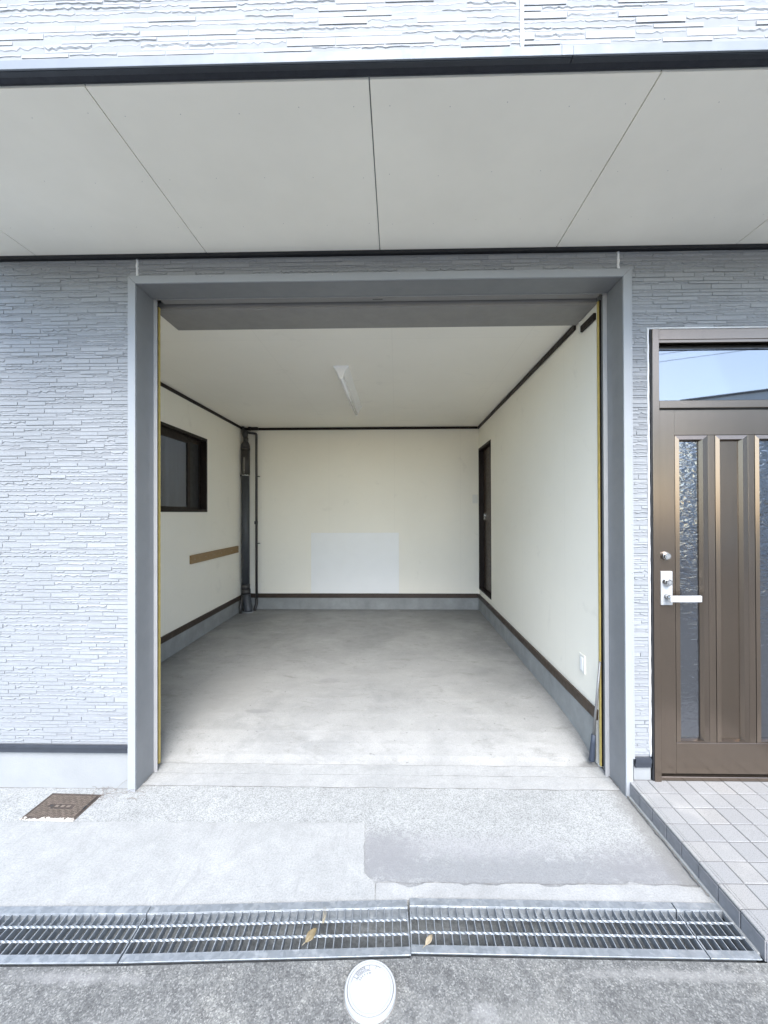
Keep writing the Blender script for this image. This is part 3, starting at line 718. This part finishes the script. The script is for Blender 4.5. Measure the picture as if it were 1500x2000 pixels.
# plinths and base flashing
o = structure('plinth_left', 'plinth', (-2.25, -1.409, 2.0735, 2.0795, -.02, .2045))
o = structure('plinth_right', 'plinth', (1.214, 1.300, 2.070, 2.0795, .06, .1545))
o = mesh_obj('base_flashing', extrude_x([(2.066, .2045), (2.056, .2055), (2.056, .226), (2.051, .229), (2.051, .2385), (2.066, .2425)], -2.25, -1.412), 'base_band'); tagp(o, 'dark metal flashing strip under the siding left of the garage', 'flashing')
o = mesh_obj('base_flashing', extrude_x([(2.066, .1545), (2.058, .1555), (2.058, .176), (2.053, .179), (2.053, .1985), (2.066, .2035)], 1.216, 1.297), 'base_band'); tagp(o, 'short dark flashing piece under the narrow siding beside the entrance door', 'flashing')

# ------------------------------------------------------------------ garage door surround
org = (-.1, 2.06, 0)
t = thing('garage_frame', 'grey metal surround of the open garage doorway with pale outer trim', 'door frame', org)
Z0 = -.01
lp('jamb', 'steel_grey', t, org, (-1.372, -1.368, 2.062, 2.205, Z0, 2.668))
lp('jamb', 'steel_grey', t, org, (1.164, 1.168, 2.062, 2.205, Z0, 2.668))
lp('head_lining', 'steel_grey', t, org, (-1.372, 1.168, 2.062, 2.205, 2.6685, 2.672))
bm = bmesh.new()
def trim(pts):
    b_ = bmesh.new()
    a = [b_.verts.new((x-org[0], 2.050-org[1], z)) for x, z in pts]; c = [b_.verts.new((x-org[0], 2.0615-org[1], z)) for x, z in pts]
    b_.faces.new(a); b_.faces.new(c[::-1])
    for i in range(4): b_.faces.new((a[i], c[i], c[(i+1) % 4], a[(i+1) % 4]))
    bmesh.ops.recalc_face_normals(b_, faces=b_.faces)
    bmesh.ops.bevel(b_, geom=b_.edges[:], offset=.0012, segments=1, affect='EDGES')
    return b_
mesh_obj('outer_trim', trim([(-1.409, Z0), (-1.3685, Z0), (-1.3685, 2.6680), (-1.409, 2.7075)]), 'alu_white', t)
mesh_obj('outer_trim', trim([(1.200, Z0), (1.1645, Z0), (1.1645, 2.6680), (1.200, 2.7075)]), 'alu_white', t)
mesh_obj('outer_trim', trim([(-1.4085, 2.7080), (1.1995, 2.7080), (1.1642, 2.6688), (-1.3682, 2.6688)]), 'alu_white', t)
lp('edge_bead', 'alu_white', t, org, (1.2005, 1.2125, 2.056, 2.074, .20, 2.7115), (-1.412, -1.4095, 2.056, 2.074, .25, 2.7115), (-1.4095, 1.2005, 2.054, 2.074, 2.7085, 2.7115))
lp('guide_lip', 'alu_strip', t, org, (-1.3675, -1.347, 2.206, 2.210, Z0, 2.668)); lp('guide_lip', 'alu_strip', t, org, (1.141, 1.1635, 2.206, 2.210, Z0, 2.668))
lp('guide_channel', 'steel_grey', t, org, (-1.40, -1.396, 2.2105, 2.259, Z0, 2.668)); lp('guide_channel', 'steel_grey', t, org, (1.158, 1.162, 2.2105, 2.259, Z0, 2.668))
lp('yellow_strip', 'yellow', t, org, (-1.377, -1.371, 2.262, 2.278, .02, 2.655)); lp('yellow_strip', 'yellow', t, org, (1.1435, 1.149, 2.262, 2.278, .03, 2.655))
lp('rear_stop', 'molding', t, org, (-1.404, -1.3775, 2.2605, 2.276, .02, 2.66)); lp('rear_stop', 'molding', t, org, (1.1495, 1.162, 2.260, 2.276, .03, 2.66))
lp('head_lip', 'alu_strip', t, org, (-1.347, 1.141, 2.206, 2.209, 2.6655, 2.674))
bm = bmesh.new()
scr = [(x, 2.70) for x in (-.97, -.33, .02, .5, .94)] + [(-1.404, z) for z in (2.4, 1.9, 1.4, .8, .3)] + [(1.206, z) for z in (2.3, 1.85, 1.4, 1.15, .9, .28)]
for x, z in scr: tube(bm, [(x-org[0], 2.0475-org[1] if x < 1.2 and x > -1.41 else 2.054-org[1], z), (x-org[0], 2.058-org[1], z)], .0028, 6)
o = mesh_obj('screw_heads', bm, 'nail', t); o['kind'] = 'stuff'
bm = bmesh.new()
for z in (2.2, 1.6, 1.2, .77, .25): tube(bm, [(1.1525-org[0], 2.2045-org[1], z), (1.1525-org[0], 2.2065-org[1], z)], .003, 6)
o = mesh_obj('guide_screws', bm, 'nail', t); o['kind'] = 'stuff'
# roller shutter rolled up + its housing
t = thing('roller_shutter', 'rolled up shutter edge in the slot above the garage opening', 'shutter', (0, 2.24, 2.672))
part('bottom_bar', 'panel_grey', t, (-1.34, 1.135, -.018, .026, -.001, .012), bev=.0015); part('latch_slot', 'key', t, (-.132, -.075, -.002, .004, -.0018, -.0008))
part('slat', 'panel_grey', t, (-1.34, 1.135, -.005, .005, .0125, .1))
o = part('shutter_housing', 'panel_grey', None, (-1.412, 1.1465, 2.290, 2.5405, 2.647, 2.662), bev=.002); tagp(o, 'flat grey housing panel under the ceiling just inside the garage opening', 'panel')
part('front_lip', 'panel_grey', o, (-1.40, 1.1465, 2.279, 2.2898, 2.650, 2.69))

# ------------------------------------------------------------------ entrance door
DY = 2.052; LY = 2.070
org = (1.72, DY, .07)
t = thing('entrance_door', 'brown metal entrance door with narrow rippled glass strips and a transom light', 'door', org)
DR = 2.16
lp('frame_gap', 'black', t, org, (1.3045, 1.309, DY+.004, DY+.02, .07, 2.397))
lp('door_frame', 'bronze', t, org, (1.3095, 1.344, DY-.002, DY+.08, .072, 2.397), (1.344, DR, DY+.002, DY+.08, 2.342, 2.396), (DR, DR+.04, DY-.002, DY+.08, .072, 2.397), bev=.002)
lp('head_bead', 'bronze', t, org, (1.3445, DR-.0005, DY+.004, DY+.02, 2.327, 2.3415), bev=.001)
lp('transom_recess', 'key', t, org, (1.3445, DR-.0005, DY+.05, DY+.07, 2.286, 2.3265), (1.3445, DR-.0005, DY+.022, DY+.03, 2.302, 2.306))
lp('transom_glass', 'glass_sky', t, org, (1.3445, DR-.0005, DY+.036, DY+.041, 2.0305, 2.309))
lp('transom_bar', 'bronze', t, org, (1.3445, DR-.0005, DY-.0, DY+.06, 1.991, 2.030), bev=.002)
lp('bar_groove', 'key', t, org, (1.3445, DR-.0005, DY+.012, DY+.05, 1.9865, 1.9908))
# leaf
leaf = lp('door_leaf', 'bronze', t, org, (1.3465, 1.4315, LY, LY+.035, .118, 1.986), (1.4320, DR-.004, LY+.001, LY+.035, 1.8555, 1.986), (1.4320, DR-.004, LY+.001, LY+.035, .118, .2755),
    (1.6015, 1.6365, LY+.0015, LY+.035, .2758, 1.8552), (1.8035, 1.8365, LY+.0015, LY+.035, .2758, 1.8552), (2.0045, 2.04, LY+.0015, LY+.035, .2758, 1.8552), bev=.0012)
def framed(x0, x1, i0, i1, z0, z1, pm, name):
    """sloped picture-frame bead of four mitred strips round an infill"""
    bm = bmesh.new(); zi0, zi1 = z0+(i0-x0)*.55, z1-(i0-x0)*1.15
    o_ = [(x0+.0015, z0+.0015), (x1-.0015, z0+.0015), (x1-.0015, z1-.0015), (x0+.0015, z1-.0015)]; n_ = [(i0, zi0), (i1, zi0), (i1, zi1), (i0, zi1)]
    vo = [bm.verts.new((x-org[0], LY+.001-org[1], z-org[2])) for x, z in o_]; vm = [bm.verts.new((x*.72+X*.28-org[0], LY-.004-org[1], z*.72+Z*.28-org[2])) for (x, z), (X, Z) in zip(n_, o_)]
    vi = [bm.verts.new((x-org[0], LY+.012-org[1], z-org[2])) for x, z in n_]; vb = [bm.verts.new((x-org[0], LY+.024-org[1], z-org[2])) for x, z in n_]
    for a, b in ((vo, vm), (vm, vi), (vi, vb)):
        for i in range(4): bm.faces.new((a[i], a[(i+1) % 4], b[(i+1) % 4], b[i]))
    mesh_obj('bead', bm, 'bronze', t)
    if name == 'glass_strip': lp(name, pm, t, org, (i0, i1, LY+.018, LY+.022, zi0, zi1))
    else: lp(name, pm, t, org, (i0, i1, LY+.013, LY+.022, zi0, zi1))
    lp('bead_groove', 'key', t, org, (x0-.0004, x1+.0004, LY+.0242, LY+.03, z0-.0002, z1+.0002))
framed(1.432, 1.601, 1.459, 1.561, .276, 1.855, 'glass_ripple', 'glass_strip')
framed(1.637, 1.803, 1.664, 1.763, .276, 1.855, 'bronze_v', 'solid_strip')
framed(1.837, 2.004, 1.862, 1.964, .276, 1.855, 'glass_ripple', 'glass_strip')
lp('door_sill', 'bronze', t, org, (1.3445, DR-.0005, DY+.008, DY+.09, .088, .108), bev=.002)
lp('sill_shadow_gap', 'key', t, org, (1.3445, DR-.0005, DY+.035, DY+.05, .1083, .1178))
# locks and handle
def cyl_y(bm, x, z, y0, y1, r0, r1=None, seg=20):
    tube(bm, [(x-org[0], y0-org[1], z-org[2]), (x-org[0], y1-org[1], z-org[2])], [r0, r1 or r0], seg)
for (x, z, yb) in ((1.378, 1.235, LY), (1.378, 1.103, LY-.012)):
    bm = bmesh.new(); cyl_y(bm, x, z, yb-.0002, yb-.016, .0225, .0185); lk = mesh_obj('lock_cylinder', bm, 'chrome', t, False)
    bm = bmesh.new(); cyl_y(bm, x, z, yb-.0162, yb-.026, .0165, .0155); mesh_obj('cylinder_face', bm, 'chrome', lk)
    bm = bmesh.new(); cyl_y(bm, x, z, yb-.0262, yb-.0268, .0085); box(bm, x-.0009-org[0], x+.0009-org[0], yb-.0275-org[1], yb-.027-org[1], z-.004-org[2], z+.004-org[2]); mesh_obj('keyhole', bm, 'steel_grey', lk)
lp('handle_plate', 'silver', t, org, (1.3505, 1.4095, LY-.012, LY-.0003, .984, 1.157), bev=.002)
bm = bmesh.new(); cyl_y(bm, 1.378, 1.030, LY-.0123, LY-.052, .0135, .0115); hv = mesh_obj('lever_neck', bm, 'chrome', t, True)
bm = bmesh.new()
P = [(1.366, .0), (1.40, -.0015), (1.45, -.003), (1.49, -.001), (1.523, .003)]
a = []
for x, dy in P: a.append([bm.verts.new((x-org[0], LY-.052+dy+y_-org[1], z-org[2])) for y_, z in ((-.008, 1.0105), (-.008, 1.0385), (0, 1.041), (0, 1.008))])
for r0_, r1_ in zip(a, a[1:]):
    for i in range(4): bm.faces.new((r0_[i], r0_[(i+1) % 4], r1_[(i+1) % 4], r1_[i]))
bm.faces.new(a[0]); bm.faces.new(a[-1][::-1]); mesh_obj('lever_handle', bm, 'silver', t)

# ------------------------------------------------------------------ porch step with tiles
PX, PY, PP, PZ = 1.184, 1.307, .0945, .086
org = (PX, PY, 0)
t = thing('porch_step', 'low tiled porch step in front of the brown entrance door', 'step', org)
lp('step_core', 'tile_grout', t, org, (PX+.006, 3.2, PY+.006, 2.0795, -.02, PZ-.0002))
g = .0024
def bev_mesh(bx, b): 
    bm = B(bx, bev=b); me = bpy.data.meshes.new('porch_tile'); bmesh.ops.recalc_face_normals(bm, faces=bm.faces); bm.to_mesh(me); bm.free(); me.materials.append(M['tile']); return me
top_me = bev_mesh((g, PP-g, g, PP-g, -.009, 0), .0012)
def edge_mesh():
    """edge tile: rounded nosing over the step edge with two grip grooves"""
    prof = [(.0, -.010), (-.0012, -.004), (.001, -.0008), (.006, .0), (.012, 0), (.0135, -.0018), (.0155, -.0018), (.017, 0), (.0225, 0), (.024, -.0016), (.026, -.0016), (.0275, 0), (PP-g, 0), (PP-g, -.009), (.006, -.009), (.006, -.010)]
    bm = bmesh.new(); a = [bm.verts.new((x, g, z)) for x, z in prof]; b = [bm.verts.new((x, PP-g, z)) for x, z in prof]
    bm.faces.new(a); bm.faces.new(b[::-1])
    for i in range(len(prof)): bm.faces.new((a[i], b[i], b[(i+1) % len(prof)], a[(i+1) % len(prof)]))
    me = bpy.data.meshes.new('porch_tile'); bmesh.ops.recalc_face_normals(bm, faces=bm.faces); bm.to_mesh(me); bm.free(); me.materials.append(M['tile']); return me
edge_me = edge_mesh()
rg = random.Random(9)
for i in range(8):
    for j in range(10):
        me = edge_me if j == 0 else top_me
        o = bpy.data.objects.new('porch_tile', me); C.objects.link(o); o.parent = t
        o.location = (j*PP, i*PP, PZ+.002+rg.uniform(-.0006, .0006)); o.rotation_euler = (rg.uniform(-.004, .004), rg.uniform(-.004, .004), 0)
ris_me = bev_mesh((0, .008, g, PP-g, 0, .0655), .0012)
ris_me.name = 'riser_tile'; ris_me.materials.clear(); ris_me.materials.append(M['riser'])
for i in range(8):
    o = bpy.data.objects.new('riser_tile', ris_me); C.objects.link(o); o.parent = t; o.location = (-.002+rg.uniform(-.0008, .0008), i*PP, .0095)
fr_me = bev_mesh((g, PP-g, 0, .008, 0, .0655), .0012); fr_me.materials.clear(); fr_me.materials.append(M['riser'])
for j in range(10):
    o = bpy.data.objects.new('riser_tile', fr_me); C.objects.link(o); o.parent = t; o.location = (j*PP, -.002, .0095)
lp('mortar_foot', 'curb_in', t, org, (PX-.010, PX+.004, PY+.02, 2.045, -.01, .0185), bev=.003)

# ------------------------------------------------------------------ drain grates
def make_grate(label, x0, x1, yfun, slope, seed):
    L_ = x1-x0; ang = math.atan(slope); W = .185
    t = thing('drain_grate', label, 'grate', (x0, yfun(x0), .0), ang, 'steel drain grates in front of the garage')
    hw = W/2; zt = .020
    bars0, bars1 = -hw+.0255, hw-.0285
    part('front_rail', 'galv', t, (0, L_, -hw, bars0, zt-.004, zt), (0, L_, bars0-.004, bars0, zt-.036, zt-.0042), bev=.0006)
    part('rear_rail', 'galv', t, (0, L_, bars1, hw, zt-.004, zt), (0, L_, bars1, bars1+.004, zt-.036, zt-.0042), bev=.0006)
    part('rail_ledge', 'galv', t, (0, L_, bars1-.014, bars1-.0002, zt-.036, zt-.0325))
    part('end_plate', 'galv', t, (.0003, .004, bars0+.0002, bars1-.0146, zt-.030, zt-.001)); part('end_plate', 'galv', t, (L_-.004, L_-.0003, bars0+.0002, bars1-.0146, zt-.030, zt-.001))
    n = int(round(L_/.0285)); p = L_/n; first = None
    for i in range(1, n):
        x = p*i
        if first is None:
            first = part('bearing_bar', 'galv', t, (-.0014, .0014, bars0+.0002, bars1-.0146, zt-.028, zt-.0012), (-.0014, .0014, bars1-.0146, bars1-.0002, zt-.024, zt-.0012)); first.location.x = x
        else: link_copy(first, t, (x, 0, 0), (0, 0, 0))
    for yy in (.0185, -.0285):
        bm = bmesh.new(); ns = int(L_/.0045); rings = []
        for i in range(ns+1):
            x = .001+(L_-.002)*i/ns; a = i*.36
            rings.append([bm.verts.new((x, yy+.0038*math.cos(a+k*PI/2), zt+.0006+.0032*math.sin(a+k*PI/2))) for k in range(4)])
        for a_, b_ in zip(rings, rings[1:]):
            for k in range(4): bm.faces.new((a_[k], a_[(k+1) % 4], b_[(k+1) % 4], b_[k]))
        bm.faces.new(rings[0][::-1]); bm.faces.new(rings[-1]); mesh_obj('twisted_rod', bm, 'galv', t)
    return t
make_grate('galvanised drain grate at the left edge, in front of the rusty cover', -2.35, -.9045, LM, .022, 1)
make_grate('long galvanised drain grate with the yellow-brown leaf lying on its bars', -.9005, .039, MM, .041, 2)
make_grate('long galvanised drain grate with the pale curled leaf at its left end', .043, 1.006, lambda x: 1.3995, 0, 3)
make_grate('short galvanised drain grate piece ending against the tiled porch step', 1.010, 1.172, lambda x: 1.3995, 0, 4)

# leaves and straw
def leaf(name, loc, L_, w, rot, mat, label, curl):
    bm = bmesh.new(); n = 8; rows = []
    for i in range(n+1):
        s = i/n; ww = w*math.sin(PI*min(1, s*1.02)**.8)*.5+.0004; x = (s-.5)*L_
        zc = .006*math.sin(PI*s)*curl; up_ = .35*ww+.002*curl*math.sin(s*9)
        rows.append([bm.verts.new((x, -ww, zc+up_)), bm.verts.new((x, -ww*.5, zc+up_*.3)), bm.verts.new((x, 0, zc)), bm.verts.new((x, ww*.5, zc+up_*.4)), bm.verts.new((x, ww*.95, zc+up_*1.2))])
    for a, b in zip(rows, rows[1:]):
        for k in range(4): bm.faces.new((a[k], a[k+1], b[k+1], b[k]))
    o = mesh_obj(name, bm, mat, None, True); o.location = loc; o.rotation_euler = rot
    sm = o.modifiers.new('s', 'SOLIDIFY'); sm.thickness = .0006
    s_ = mesh_obj('leaf_stem', T((((-L_*.5-.012, .002, .002), (-L_*.5, 0, .001), (L_*.4, 0, .0006)), [.0007, .0009, .0004]), seg=6), 'straw', o)
    return tagp(o, label, 'leaf')
leaf('dead_leaf', (-.296, 1.352, .0235), .052, .024, (0.5, -.15, math.radians(52)), 'leaf', 'yellow-brown dead leaf lying on the bars of the middle drain grate', 1.2)
leaf('dead_leaf', (.104, 1.343, .0235), .040, .017, (.35, -.1, math.radians(48)), 'leaf2', 'pale curled dead leaf near the joint of the two long drain grates', 1.0)
o = mesh_obj('dry_straw', T((((-.262, 1.392, .024), (-.2605, 1.415, .028), (-.2625, 1.448, .025)), [.0012, .001, .0005]), (((-.2600, 1.392, .0235), (-.2570, 1.42, .026), (-.2560, 1.43, .024)), [.001, .0009, .0004]), (((-.2640, 1.392, .0235), (-.2665, 1.425, .027), (-.2685, 1.449, .024)), [.001, .0009, .0004]), seg=5), 'straw')
tagp(o, 'dry straw stalks caught in the rear bars of the middle drain grate', 'straw')
o = mesh_obj('fallen_straw', T((((-.243, 1.325, -.148), (-.24, 1.35, -.10), (-.241, 1.368, -.05)), [.001, .0014, .0006]), (((-.241, 1.325, -.15), (-.236, 1.345, -.11), (-.234, 1.36, -.08)), [.001, .0014, .0006]), seg=5), 'straw')
tagp(o, 'thin straw stalks standing inside the drain below the middle grate', 'straw')
# weed
bm = bmesh.new(); rg = random.Random(4)
for k in range(16):
    x, y = -1.46+rg.uniform(-.11, .10), 2.055-rg.uniform(0, .10)+0; a = rg.uniform(0, 6.3); pts = []; z = .011
    for i in range(9):
        pts.append((x, min(y, 2.068), z)); a += rg.uniform(-.7, .7); x += .011*math.cos(a); y += .008*math.sin(a); z = .011+abs(math.sin(i*.6+k))*.012
    tube(bm, pts, .0006, 5)
tube(bm, [(-1.52, 2.02, .011), (-1.47, 2.045, .02), (-1.44, 2.06, .05), (-1.418, 2.065, .062)], .0007, 5)
o = mesh_obj('dead_weed', bm, 'weed'); tagp(o, 'tangle of dead weed stalks at the foot of the left door trim', 'weed')

# rusty cover
cxl, cyl, lw, ld = -1.66, 1.94, .132, .088
t = thing('drain_cover', 'rusty brown square metal cover set in the concrete', 'cover', (cxl, cyl, .008), math.radians(-1.5))
part('frame_ring', 'rust', t, (-lw, lw, -ld, -ld+.008, -.01, .0035), (-lw, lw, ld-.008, ld, -.01, .0035), (-lw, -lw+.008, -ld+.008, ld-.008, -.01, .0035), (lw-.008, lw, -ld+.008, ld-.008, -.01, .0035), bev=.001)
part('lid', 'rust', t, (-lw+.010, lw-.010, -ld+.010, ld-.010, -.006, .0045), bev=.001)
part('finger_hole', 'key', t, (-.064, -.049, -.004, .006, .0045, .0048)); part('chipped_gap', 'key', t, (lw-.024, lw-.009, -.016, .020, .0046, .0051))
bm = bmesh.new(); nx, ny = 30, 19
for i in range(nx):
    for j in range(ny):
        x = -lw+.016+(2*lw-.032)*(i+.5)/nx; y = -ld+.016+(2*ld-.032)*(j+.5)/ny
        if abs(x-.01) < .055 and abs(y) < .017 or (abs(x+.056) < .012 and abs(y) < .010): continue
        if (i//2+j//2) % 2: box(bm, x-.0034, x+.0034, y-.0012, y+.0012, .0045, .0064)
        else: box(bm, x-.0015, x+.0015, y-.0036, y+.0036, .0045, .0064)
o = mesh_obj('tread_studs', bm, 'rust_worn', t); o['kind'] = 'stuff'
part('raised_marks', 'rust_worn', t, (-.035, -.018, -.006, .006, .0045, .0062), (-.005, .012, -.006, .006, .0045, .0062), (.024, .042, -.006, .006, .0045, .0062), (-.045, .062, .015, .0165, .0045, .006))

# white lid
mx, my, mr = -.0838, 1.2035, .0775
t = thing('inspection_lid', 'round white plastic inspection lid set in the road', 'lid', (mx, my, .012))
bm = bmesh.new(); lathe(bm, [(mr-.002, -.02), (mr, .0), (mr, .012), (mr-.002, .0145), (mr-.0068, .0145), (mr-.0072, .011)], 0, 0, 64); mesh_obj('rim', bm, 'pvc_white', t)
bm = bmesh.new(); lathe(bm, [(mr-.0086, .0112), (mr-.0088, .0148), (mr-.0145, .0148), (mr-.0149, .0135)], 0, 0, 64); mesh_obj('lid_edge', bm, 'pvc_white', t)
bm = bmesh.new(); lathe(bm, [(mr-.0160, .0125), (mr-.0162, .0147)], 0, 0, 64); mesh_obj('lid_plate', bm, 'pvc_white', t)
bm = bmesh.new(); lathe(bm, [(mr-.0070, .0113), (mr-.0070, .01135)], 0, 0, 64); mesh_obj('groove', bm, 'lid_line', t)
bm = bmesh.new(); lathe(bm, [(mr+.0045, -.003), (mr+.0035, .0008), (mr-.001, .0012)], 0, 0, 48); mesh_obj('dirt_ring', bm, 'crack', t)
def arc_box(bm, r0, r1, a0, a1, z0, z1, n=5):
    A = [[bm.verts.new((r*math.cos(math.radians(a0+(a1-a0)*i/n)), r*math.sin(math.radians(a0+(a1-a0)*i/n)), z)) for i in range(n+1)] for r, z in ((r0, z0), (r1, z0), (r1, z1), (r0, z1))]
    for k in range(4):
        for i in range(n): bm.faces.new((A[k][i], A[k][i+1], A[(k+1) % 4][i+1], A[(k+1) % 4][i]))
    bm.faces.new([A[k][0] for k in range(4)]); bm.faces.new([A[k][n] for k in range(4)][::-1])
bm = bmesh.new(); z0, z1 = .0147, .0151
arc_box(bm, .0598, .0604, 62, 168, z0, z1, 20)
for a in (96, 112, 143, 153): arc_box(bm, .049, .0598, a-.5, a+.5, z0, z1, 1)
for a0, a1 in ((100, 108), (147, 156)): arc_box(bm, .0485, .0490, a0-4, a1+4, z0, z1, 5)
arc_box(bm, .0450, .0455, 92, 158, z0, z1, 10)
for a in (100, 106, 147, 152): arc_box(bm, .0455, .0485, a-.7, a+.7, z0, z1, 1)
arc_box(bm, .0595, .0601, 62, 78, z0, z1, 5); arc_box(bm, .0515, .0595, 74.5, 75.5, z0, z1, 1)
for a in (92, 98, 108, 120, 131, 140, 149): arc_box(bm, .036, .041, a-.8, a+.8, z0, z1, 1); arc_box(bm, .0385, .039, a-2, a+3, z0, z1, 2)
mesh_obj('raised_ring_marks', bm, 'lid_line', t)
bm = bmesh.new()
ca = math.radians(127.5); bxp = (.0535*math.cos(ca), .0535*math.sin(ca)); ra_ = ca-PI/2
def rot(x, y): return (bxp[0]+x*math.cos(ra_)-y*math.sin(ra_), bxp[1]+x*math.sin(ra_)+y*math.cos(ra_))
def seg(x0, y0, x1, y1, w_=.0005):
    dx, dy = x1-x0, y1-y0; l = math.hypot(dx, dy); nx_, ny_ = -dy/l*w_/2, dx/l*w_/2
    q = [rot(x0+nx_, y0+ny_), rot(x1+nx_, y1+ny_), rot(x1-nx_, y1-ny_), rot(x0-nx_, y0-ny_)]
    a = [bm.verts.new((*p, z0)) for p in q]; b = [bm.verts.new((*p, z1)) for p in q]; bm.faces.new(b)
    for i in range(4): bm.faces.new((a[i], a[(i+1) % 4], b[(i+1) % 4], b[i]))
for hw_, hh_ in ((.0135, .0062), (.0118, .0045)):
    c_ = .0018; P = [(-hw_+c_, -hh_), (hw_-c_, -hh_), (hw_, -hh_+c_), (hw_, hh_-c_), (hw_-c_, hh_), (-hw_+c_, hh_), (-hw_, hh_-c_), (-hw_, -hh_+c_)]
    for i in range(8): seg(*P[i], *P[(i+1) % 8])
mesh_obj('marking_frame', bm, 'lid_line', t)
fc = bpy.data.curves.new('marking_text', 'FONT'); fc.body = '0ZZV'; fc.size = .0082; fc.extrude = .0002; fc.align_x = 'CENTER'; fc.align_y = 'CENTER'; fc.space_character = 1.05
fc.materials.append(M['lid_line']); tmp = bpy.data.objects.new('tmp_text', fc); C.objects.link(tmp); bpy.context.view_layer.update()
me = bpy.data.meshes.new_from_object(tmp.evaluated_get(bpy.context.evaluated_depsgraph_get())); bpy.data.objects.remove(tmp)
fo = bpy.data.objects.new('marking_text', me); C.objects.link(fo); fo.parent = t; fo.location = (bxp[0], bxp[1], .0149); fo.rotation_euler = (0, 0, ra_)

# ------------------------------------------------------------------ surroundings behind the camera (seen only as reflections)
A = Vector((9.6, -9.0, 0)); dr = Vector((1.6, 1.0, 0)).normalized(); nrm = Vector((dr.y, -dr.x, 0))
t = thing('neighbour_house', 'pale house across the road with a dark roof edge', 'house', A, math.atan2(dr.y, dr.x))
part('wall', 'wall_far', t, (0, 11, -7, 0, -.3, 5.1)); part('roof', 'roof', t, (-.25, 11.2, -7.3, .06, 5.1, 5.16))
for x in (1.5, 4.2, 7.5):
    for z in (1.0, 3.4):
        wd = part('window', 'alu_white', t, (x, x+1.5, .0, .05, z, z+1.1)); part('pane', 'glass_sky', wd, (x+.06, x+1.44, .051, .056, z+.06, z+1.04))
part('downpipe', 'white_enamel', t, (3.0, 3.08, .002, .09, 0, 5.0))
t = thing('boundary_wall', 'grey block boundary wall on the far side of the road', 'wall', (0, -9.2, 0))
part('wall_body', 'block', t, (-25, 8.5, -.12, 0, -.3, 1.35)); part('coping', 'block', t, (-25, 8.5, -.15, .03, 1.3502, 1.42))
def far_tree(x, y, h, r, seed):
    t = thing('garden_tree', 'leafy tree standing behind the boundary wall across the road' if seed == 1 else 'smaller leafy tree further along the far boundary wall', 'tree', (x, y, 0))
    mesh_obj('trunk', T((((0, 0, -.1), (.05, 0, h*.35), (0, .1, h*.7)), [.16, .11, .05]), (((.05, 0, h*.35), (r*.5, .2, h*.65)), [.08, .03]), (((.05, 0, h*.35), (-r*.5, -.2, h*.68)), [.08, .03]), seg=8), 'bark', t, True)
    bm = bmesh.new(); rg = random.Random(seed)
    for k in range(2600):
        c = Vector((rg.gauss(0, 1), rg.gauss(0, 1), rg.gauss(0, 1))); c.normalize(); c *= rg.random()**.45; n_ = mnoise.noise(c*2.2+Vector((seed, 0, 0)))
        c *= 1+.45*n_
        if n_ < -.28: continue
        p = Vector((c.x*r, c.y*r, h*.66+c.z*h*.34)); a = Vector((rg.uniform(-1, 1), rg.uniform(-1, 1), rg.uniform(-1, 1))).normalized(); b = a.orthogonal().normalized()*rg.uniform(.05, .1); a *= rg.uniform(.08, .14)
        bm.faces.new([bm.verts.new(p-a), bm.verts.new(p+b), bm.verts.new(p+a), bm.verts.new(p-b)])
    o = mesh_obj('crown', bm, 'foliage', t)
far_tree(8.1, -11.5, 5.7, 1.5, 1); far_tree(-6, -12, 5.2, 2.2, 2)
t = thing('utility_pole', 'concrete utility pole across the road carrying overhead cables', 'pole', (16, -4.5, 0))
mesh_obj('pole_shaft', T((((0, 0, -.3), (0, 0, 9)), [.17, .11]), seg=14), 'pole', t, True); part('cross_arm', 'roof', t, (-.05, .05, -.7, .7, 8.2, 8.3))
for k, (z, yy) in enumerate(((6.1, 0), (6.3, .0), (8.25, .6))):
    pts = [(16-38*i/24, -4.5+yy-9*i/24, z-.9*math.sin(PI*i/24)) for i in range(25)]
    o = mesh_obj('overhead_cable', T((pts, .006), seg=6), 'key', None, True); tagp(o, ('lower telephone cable sagging from the utility pole across the road', 'second telephone cable sagging just above the lower one', 'top power cable sagging from the cross arm of the utility pole')[k], 'cable')
